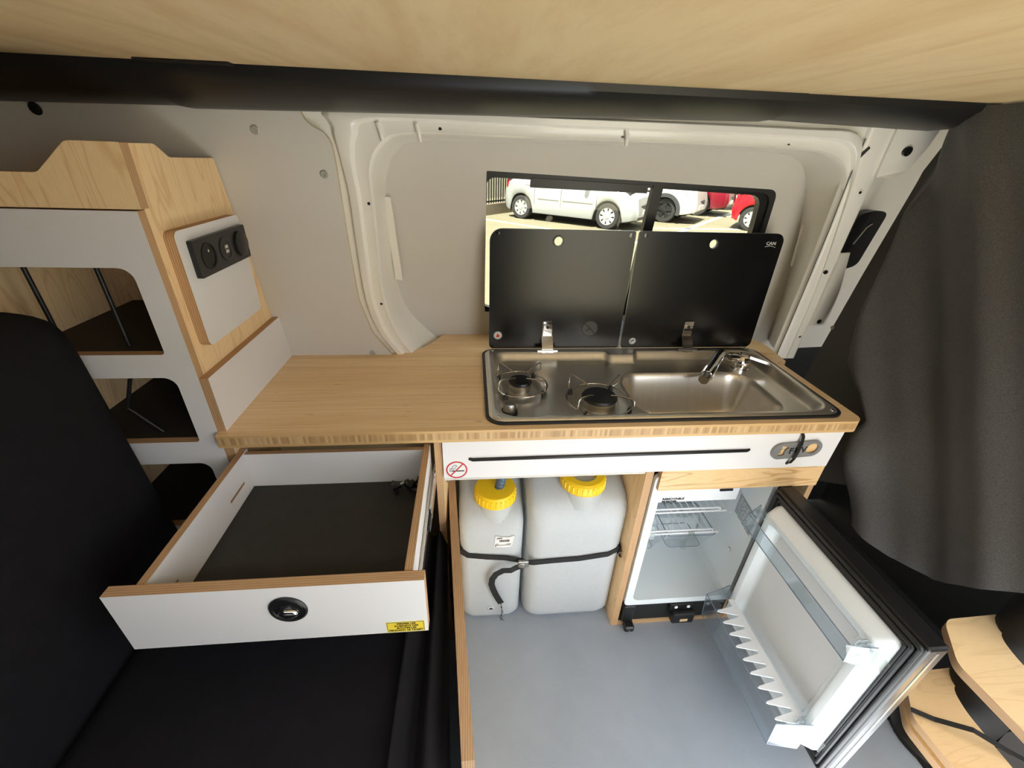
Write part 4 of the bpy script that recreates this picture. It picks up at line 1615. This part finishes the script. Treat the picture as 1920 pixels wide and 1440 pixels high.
# ------------------------------------------------------------------ curtain
def cur(u, v):
    # u: from the far edge (window side) towards the door, v: top to hem
    zt = 1.284 - .020 * ss(.0, .2, u) * 0
    yb_ = None
    y = lerp(.34, -.52, u)
    hem = interp([(-.95, .80), (-.55, .70), (-.33, .590), (-.20, .445), (-.12, .420), (-.03, .425), (.05, .47), (.15, .40), (.34, .36)], y)
    z = lerp(zt, hem, v)
    # far edge follows the leaning pillar
    edge = interp([(.36, .34), (.66, .325), (.75, .312), (.95, .282), (1.18, .243), (1.29, .190)], z)
    y = y - (0.34 - edge) * max(0, 1 - u * 2.2)
    # front drape bulges inwards past a fold line
    yf = interp([(.36, .02), (.43, .00), (.52, .060), (.60, .090), (.668, .078), (.72, .12), (.77, .185), (.90, .21), (1.10, .235), (1.29, .19)], z)
    bul = ss(yf + .012, yf - .035, y)
    x = .965 - .062 * bul
    # diagonal folds pulled down from the ceiling corner
    ph = y * 9.0 - z * 5.2
    amp = .022 * bul
    x += amp * math.sin(ph * 1.3 + .6) + .010 * bul * math.sin(ph * 2.9 + 1.2 * z) + .0035 * bul * math.sin(ph * 7.1 + 3 * y)
    x += .012 * ss(.80, .45, z) * bul * math.sin(y * 11 + 2.0)
    x -= .022 * math.exp(-((y - .03) / .05) ** 2 - ((z - .58) / .06) ** 2)
    # gather at the top
    x -= .010 * ss(1.15, 1.29, z)
    x = max(x, .838 if z > .66 else .80)
    return (x, y, z)


bm = BM()
grid(bm, 110, 80, cur)
ct = mk('cab_curtain', bm, 'curtain', None, smooth=85, label='black cloth curtain hanging in folds in front of the cab', cat='curtain')
for y, z in ((.292, .805),):
    bm = BM()
    lathe(bm, [(.006, 0), (.005, .003), (0, .004)], (.955, y, z), (-1, -.3, 0), 14)
    mk('press_stud', bm, 'metal', ct, smooth=50)

# black grab handle by the pillar
t = thing('belt_anchor', 'black plastic belt anchor between the white pillar and curtain', 'belt anchor', (.935, .33, .97))
bm = BM()
pr = fillet([(.905, .965), (.915, 1.085), (.955, 1.095), (.985, 1.09), (.985, .96), (.93, .94)], .015)
mk('cover', plate(pr, [], 'y', .318, .345, lambda co: Vector((co.x, co.y - .2 * (co.z - 1.02), co.z))), ['black', 'black'], t)
bm = BM()
tube(bm, [(.958, .306, 1.065), (.950, .310, 1.055), (.940, .318, 1.015)], .0025, 8)
mk('buckle_bar', bm, 'metal', t, smooth=60)
bm = BM()
lathe(bm, [(.014, 0), (.013, .010), (.006, .014), (0, .014)], (.905, .325, .972), (-.2, -1, 0), 18)
mk('anchor_knob', bm, 'black', t, smooth=50)

# ------------------------------------------------------------------ step well and plywood rack at the lower right
bx('trim_3', (.998, -1.32, -.06), (1.030, .30, .012), 'black_plastic', bev=.004, kind='structure')
t = thing('plywood_rack', 'two tier plywood rack with notched boards around a black tube', 'rack', (.99, -.35, .0))


def rack_board(z, dx, name):
    o = [(.872, -.44), (.868, -.335), (.918, -.266), (.935, -.255), (1.060, -.252), (1.075, -.262), (1.062, -.272), (1.010, -.290), (1.000, -.305), (.990, -.335), (.985, -.40), (.980, -.52), (.868, -.52)]
    o = [(x + dx, y) for x, y in o]
    return mk(name, plate(fillet(o, [.01, .015, .02, .012, .01, .008, .01, .02, .02, .02, .02, .005, .005]), [], 'z', z - .018, z), ['ply_h', 'edge_z'], t)


rack_board(.40, 0, 'upper_board')
rack_board(.205, .014, 'lower_board')
rack_board(.170, .020, 'lower_board')
bm = BM()
tube(bm, [(1.090, -.300, .0), (1.085, -.302, .25), (1.070, -.305, .40), (1.060, -.305, .62)], .058, 28)
mk('black_tube', bm, 'black_matt', t, smooth=50)
bm = BM()
lathe(bm, [(.09, 0), (.09, .012), (.07, .020), (.06, .03), (0, .03)], (1.08, -.30, 0), (0, 0, 1), 36)
mk('tube_foot', bm, 'black', t, smooth=40)
bm = BM()
tube(bm, [(.885, -.325, .212), (.915, -.345, .214), (.955, -.375, .235), (1.0, -.41, .225), (1.05, -.43, .205), (1.12, -.47, .14), (1.16, -.50, .095)], .01, flat=(.009, .003, (0, -.3, 1)))
mk('rack_strap', bm, 'black_matt', t)
bm = BM()
rings = []
for z, a in ((.02, .30), (.06, .31), (.10, .29)):
    rings.append([(1.20 + a * .55 * math.cos(k * math.pi / 12), -.48 + a * .5 * math.sin(k * math.pi / 12), z) for k in range(24)])
loft(bm, rings)
mk('seat_plinth', bm, 'seat_grey', t, smooth=40)

# ------------------------------------------------------------------ car park outside
G = -.50
bm = BM()
box(bm, (-30, -30, G - .1), (40, 50, G))
mk('ground', bm, 'asphalt', kind='structure')
Hd = Vector((.78, -.626)).normalized()      # heading of the parked row
Pd = Vector((-Hd.y, Hd.x))                  # away from the van


def road_line(p, d, L, w, label, z=G):
    n = Vector((-d.y, d.x))
    q = [p + n * w / 2, p + d * L + n * w / 2, p + d * L - n * w / 2, p - n * w / 2]
    return mk('parking_line', plate([tuple(v) for v in q], [], 'z', z, z + .004), ['line', 'line'], label=label, cat='road marking', group='painted bay lines')


road_line(Vector((.2, 12.1)), Vector((.72, -.70)).normalized(), 6.0, .12, 'white bay line painted on the asphalt in front of the silver car')
road_line(Vector((5.2, 10.2)), Vector((.66, .75)).normalized(), 12.0, .14, 'long white line painted diagonally across the open asphalt by the red cars')
road_line(Vector((4.6, 10.9)), Vector((1, .02)).normalized(), 6.0, .12, 'white line painted on the asphalt past the white car')
road_line(Vector((7.0, 14.2)), Vector((1, -.25)).normalized(), 5.0, .12, 'white line painted on the asphalt beside the dark red car')

# low wall with iron fence behind the row
w0 = Vector((.33, 12.70)) - Pd * 6
yard = thing('railing', 'black iron railing with upright bars on a low concrete wall', 'railing', (.33, 12.7, G))
wdir = Vector((.66, .75)).normalized()
wn_ = Vector((-wdir.y, wdir.x))
w0 = Vector((.40, 12.62)) - wdir * 5


def wl(s_, o, z):
    p = w0 + wdir * s_ + wn_ * o
    return Vector((p.x, p.y, z))


bm = BM()
loft(bm, [[wl(a, -.0, G), wl(a, .22, G), wl(a, .22, G + .30), wl(a, 0, G + .30)] for a in (0, 24)])
mk('low_wall', bm, 'concrete', yard)
bm = BM()
loft(bm, [[wl(a, .08, G + .34), wl(a, .12, G + .34), wl(a, .12, G + .38), wl(a, .08, G + .38)] for a in (0, 24)])
loft(bm, [[wl(a, .08, G + 1.45), wl(a, .12, G + 1.45), wl(a, .12, G + 1.49), wl(a, .08, G + 1.49)] for a in (0, 24)])
mk('fence_rail', bm, 'black', yard)
bm = BM()
loft(bm, [[wl(0, .09, G + .30), wl(.025, .09, G + .30), wl(.025, .115, G + .30), wl(0, .115, G + .30)], [wl(0, .09, G + 1.6), wl(.025, .09, G + 1.6), wl(.025, .115, G + 1.6), wl(0, .115, G + 1.6)]])
bar0 = mk('fence_bar', bm, 'black', yard)
for k in range(1, 150):
    o = bar0.copy()
    COL.objects.link(o)
    d = wdir * (k * .115)
    o.location = (d.x, d.y, 0)
    OFF[o.name] = OFF[bar0.name]
bm = BM()
loft(bm, [[wl(a, 3.2, G), wl(a, 3.5, G), wl(a, 3.5, G + 4.5), wl(a, 3.2, G + 4.5)] for a in (-8, 40)])
mk('pale_building', bm, 'facade', label='pale rendered building wall beyond the iron railing', cat='building')


def car(name, label, paint, near, wheel_at, hd, L, W, H, wb, fo, wr, p):
    """near: ground point of the visible wheel; side: -1 right, +1 left side faces the van"""
    hd = Vector(hd).normalized()
    lf = Vector((-hd.y, hd.x))
    side = p.get('side', -1)
    xf_ = L / 2 - fo
    xr_ = xf_ - wb
    xw_ = xf_ if wheel_at == 'front' else xr_
    o = Vector(near) - hd * xw_ - lf * (side * (W / 2 - .02))
    t = thing(name, label, 'car', (o.x, o.y, G), 'parked cars', rotz=math.atan2(hd.y, hd.x))
    sill = p.get('sill', .20)
    belt = p.get('belt', .98)
    hood0, hood1 = p.get('hood', (.72, .98))
    xws = p.get('ws', L / 2 - 1.05)       # windscreen foot
    R = wr + .055
    N = 90

    def plan(x):
        a = abs(x) / (L / 2)
        return .5 * W * (1 - .16 * ss(.72, 1.0, a) - .10 * ss(.93, 1.0, a))

    def top(x):
        if x > xws:
            return lerp(hood1, hood0, ((x - xws) / (L / 2 - xws)) ** 1.7)
        return lerp(belt + .05, belt, (x + L / 2) / (xws + L / 2))

    def bot(x):
        z = sill + .06 * ss(.80, 1.0, abs(x) / (L / 2))
        for c in (xf_, xr_):
            d = abs(x - c)
            if d < R:
                z = max(z, wr + math.sqrt(R * R - d * d))
        return z
    bm = BM()
    rings = []
    for k in range(N + 1):
        x = -L / 2 + L * k / N
        hw, zb, zt = plan(x), bot(x), top(x)
        ex = .10 * (1 - ss(0, .18, L / 2 - abs(x)))
        prof = []
        for f, wf in ((0, .965), (.06, .985), (.30, 1.0), (.55, .995), (.80, .975), (.93, .94), (1.0, .86)):
            xx = x - math.copysign(ex * (abs(f - .35)) ** 1.3 * 1.6, x)
            prof.append((xx, hw * wf, lerp(zb, zt, f)))
        mid = [(x - math.copysign(ex * .8, x), hw * .45, zt + .03), (x - math.copysign(ex * .8, x), 0, zt + .04)]
        half = prof + mid
        ring = half + [(a, -b, c) for a, b, c in half[-2::-1]]
        rings.append(ring)
    loft(bm, rings, closed=False, cap=False)
    for r_ in (rings[0], rings[-1]):
        bm.faces.new([bm.verts.new(q) for q in r_])
    bmesh.ops.remove_doubles(bm, verts=bm.verts, dist=1e-5)
    body = mk('body', bm, paint, t, smooth=45)
    # underbody and arch linings
    bm = BM()
    box(bm, (-L / 2 + .25, -W / 2 + .14, sill - .02), (L / 2 - .25, W / 2 - .14, belt - .15))
    mk('underbody', bm, 'tyre', t)
    # cabin
    rx0, rx1 = p.get('roof', (-L / 2 + .45, xws - .75))
    bx0, bx1 = -L / 2 + .10, xws + .05
    bm = BM()
    rings = []
    for f in (0, .35, .7, 1.0):
        z = lerp(belt - .02, H - .05, f)
        a, b = lerp(bx0, rx0, f ** 1.2), lerp(bx1, rx1, f)
        w = lerp(W * .455, W * .37, f)
        rings.append([(u, v, z) for u, v in rr(a, b, -w, w, .12, 4)])
    loft(bm, rings)
    mk('windows', bm, 'car_glass', t, smooth=40)
    bm = BM()
    rings = []
    for z, g in ((H - .055, .01), (H - .02, 0), (H, -.12)):
        rings.append([(u, v, z) for u, v in rr(rx0 - g, rx1 + g, -W * .37 - g, W * .37 + g, .12, 4)])
    loft(bm, rings)
    mk('roof', bm, paint, t, smooth=60)
    for sg in (-1, 1):
        for a, b in (((bx1 - .03, W * .452), (rx1, W * .368)), ((bx1 - 1.05, W * .455), (rx1 - .55, W * .372)), ((xr_ + .25, W * .455), (xr_ + .25, W * .372)), ((bx0 + .05, W * .45), (rx0, W * .365))):
            bm = BM()
            tube(bm, [(a[0], sg * a[1], belt - .02), (b[0], sg * b[1], H - .05)], .035, 8)
            mk('roof_pillar', bm, paint, t, smooth=60)
    # wheels
    for c, hc in ((xf_, p.get('hub_f', 'hubcap')), (xr_, p.get('hub_r', 'hubcap'))):
        for sg in (-1, 1):
            yo = sg * (W / 2 - .03)
            ax = (0, sg, 0)
            bm = BM()
            lathe(bm, [(wr * .66, -.20), (wr * .95, -.20), (wr, -.17), (wr, -.03), (wr * .95, .0), (wr * .70, .004), (wr * .66, -.02), (wr * .66, -.20)], (c, yo, wr), ax, 40)
            wh = mk('wheel', bm, 'tyre', t, smooth=40)
            bm = BM()
            lathe(bm, [(wr * .67, -.19), (wr * .67, -.030), (wr * .62, -.036), (0, -.036)], (c, yo, wr), ax, 36)
            mk('wheel_disc', bm, 'tyre', wh, smooth=40)
            bm = BM()
            lathe(bm, [(wr * .60, -.034), (wr * .665, -.034), (wr * .665, -.006), (wr * .62, -.006), (wr * .60, -.034)], (c, yo, wr), ax, 36)
            lathe(bm, [(wr * .20, -.034), (wr * .19, -.004), (wr * .1, .0), (0, .0)], (c, yo, wr), ax, 20)
            ns = p.get('spokes', 7)
            for k in range(ns):
                a = 2 * math.pi * k / ns + .3
                ca, sa = math.cos(a), math.sin(a)
                w0_, w1_ = wr * .10, wr * p.get('spw', .17)
                q = []
                for r_, ww in ((wr * .12, w0_), (wr * .62, w1_)):
                    for sgn in (-1, 1):
                        q.append((c + ca * r_ - sa * ww * sgn, wr + sa * r_ + ca * ww * sgn))
                v1 = [bm.verts.new((u, yo - sg * .012, v)) for u, v in q]
                v2 = [bm.verts.new((u, yo - sg * .034, v)) for u, v in q]
                bm.faces.new((v1[0], v1[1], v1[3], v1[2]))
                for i, j in ((0, 1), (1, 3), (3, 2), (2, 0)):
                    bm.faces.new((v1[i], v1[j], v2[j], v2[i]))
            mk('wheel_trim', bm, hc, wh, smooth=30)
            if p.get('clad'):
                bm = BM()
                arcp = [(c + (R + .02) * math.cos(a_), sg * (plan(c) + .004), wr + (R + .02) * math.sin(a_)) for a_ in [math.radians(-15 + 210 * k / 20) for k in range(21)]]
                tube(bm, arcp, .045, 8, flat=(.10, .05, (0, sg, 0)))
                mk('arch_cladding', bm, 'clad', t, smooth=50)
    # side details on both sides
    for sg in (-1, 1):
        ys = sg * (W / 2)
        for x in p.get('seams', ()):
            bm = BM()
            tube(bm, [(x, sg * plan(x) * .968, sill + .10), (x + .03, sg * plan(x) * 1.0, .45), (x + .02, sg * plan(x) * .995, .75), (x, sg * plan(x) * .945, belt)], .006, 5)
            mk('door_seam', bm, 'clad', t)
        for x in p.get('handles', ()):
            bm = BM()
            box(bm, (x - .10, min(ys * .965, ys * 1.0), belt - .16), (x + .09, max(ys * .965, ys * 1.0), belt - .115), .012)
            mk('door_handle', bm, paint, t, smooth=50)
        for x0_, x1_ in p.get('mould', ()):
            bm = BM()
            box(bm, (x0_, min(ys * .98, ys * 1.012), .56), (x1_, max(ys * .98, ys * 1.012), .62), .012)
            mk('side_moulding', bm, paint, t, smooth=50)
        if p.get('clad'):
            bm = BM()
            box(bm, (xr_ + R, min(ys * .95, ys * 1.008), sill - .02), (xf_ - R, max(ys * .95, ys * 1.008), sill + .16), .02)
            mk('sill_cladding', bm, 'clad', t)
        # lamps
        xl = L / 2 - .20
        bm = BM()
        lathe(bm, [(.17, -.05), (.165, .0), (.12, .035), (.05, .05), (0, .052)], (xl, sg * W * .36, hood0 - .04), (.8, sg * .55, .35), 20, sx=1.25, sy=.62)
        mk('headlamp', bm, 'lamp', t, smooth=60)
        bm = BM()
        lathe(bm, [(.13, -.05), (.12, .0), (.08, .025), (0, .035)], (-L / 2 + .13, sg * W * .40, belt - .10), (-.8, sg * .6, .1), 20, sx=.7, sy=1.6)
        mk('tail_lamp', bm, 'tail', t, smooth=60)
        bm = BM()
        lathe(bm, [(.055, -.02), (.05, .01), (0, .02)], (L / 2 - .10, sg * W * .36, .36), (.9, sg * .4, 0), 16)
        mk('fog_lamp', bm, 'clad', t, smooth=60)
        bm = BM()
        lathe(bm, [(.10, -.06), (.11, 0), (.08, .05), (0, .06)], (xws - .28, sg * (W / 2 + .07), belt + .06), (.9, sg * .2, 0), 16, sx=1.1, sy=.7)
        tube(bm, [(xws - .28, sg * W * .45, belt), (xws - .28, sg * (W / 2 + .07), belt + .04)], .025, 8)
        mk('door_mirror', bm, 'clad' if p.get('dark_mirror') else paint, t, smooth=60)
    # nose
    bm = BM()
    box(bm, (L / 2 - .10, -W * .26, .46), (L / 2 - .035, W * .26, .60), .02)
    mk('grille', bm, 'clad', t)
    bm = BM()
    box(bm, (L / 2 - .12, -W * .36, .24), (L / 2 - .030, W * .36, .34), .02)
    mk('lower_intake', bm, 'clad', t)
    bm = BM()
    box(bm, (L / 2 - .05, -.26, .37), (L / 2 - .012, .26, .47), .004)
    mk('number_plate', bm, 'white_print', t)
    bm = BM()
    box(bm, (-L / 2 + .012, -.26, .50), (-L / 2 + .05, .26, .60), .004)
    mk('number_plate', bm, 'white_print', t)
    return t


car('parked_car', 'silver hatchback parked beyond the window', 'car_silver', (3.417, 10.552), 'front', Hd, 4.03, 1.70, 1.60, 2.60, .76, .31,
    dict(belt=1.04, hood=(.74, 1.02), ws=.95, seams=(-.10, .92, -.92), handles=(-.42, -1.10), mould=((-.02, .85), (-.78, -.14)), spokes=8, spw=.15))
car('parked_car', 'white crossover with dark wheel arch cladding parked behind the silver car', 'car_white', (5.528, 12.037), 'front', Hd, 4.5, 1.75, 1.68, 2.81, .85, .33,
    dict(belt=1.08, hood=(.86, 1.08), ws=1.0, clad=True, seams=(.0, 1.0), handles=(-.3,), hub_f='hub_dark', hub_r='hub_dark', spokes=5, spw=.2, sill=.24))
q = Vector((5.528, 12.037)) + Pd * 2.55 + Hd * .35
car('parked_car', 'dark red crossover parked beyond the white car', 'car_dred', q, 'front', Hd, 4.4, 1.82, 1.62, 2.65, .9, .34, dict(belt=1.05, hood=(.86, 1.06), ws=.95, sill=.24, seams=(0, 1.0)))
q = q + Pd * 2.6 - Hd * .2
car('parked_car', 'pale hatchback parked beyond the dark red car', 'car_white', q, 'front', Hd, 4.2, 1.78, 1.5, 2.6, .85, .32, dict(belt=.98, hood=(.74, .98), seams=(0, 1.0)))
car('parked_car', 'bright red hatchback with pale wheel trims by the window edge', 'car_red', (7.42, 10.72), 'rear', Hd, 3.6, 1.64, 1.47, 2.37, .66, .30,
    dict(belt=.95, hood=(.72, .96), ws=.85, seams=(.0,), spokes=8, spw=.16))
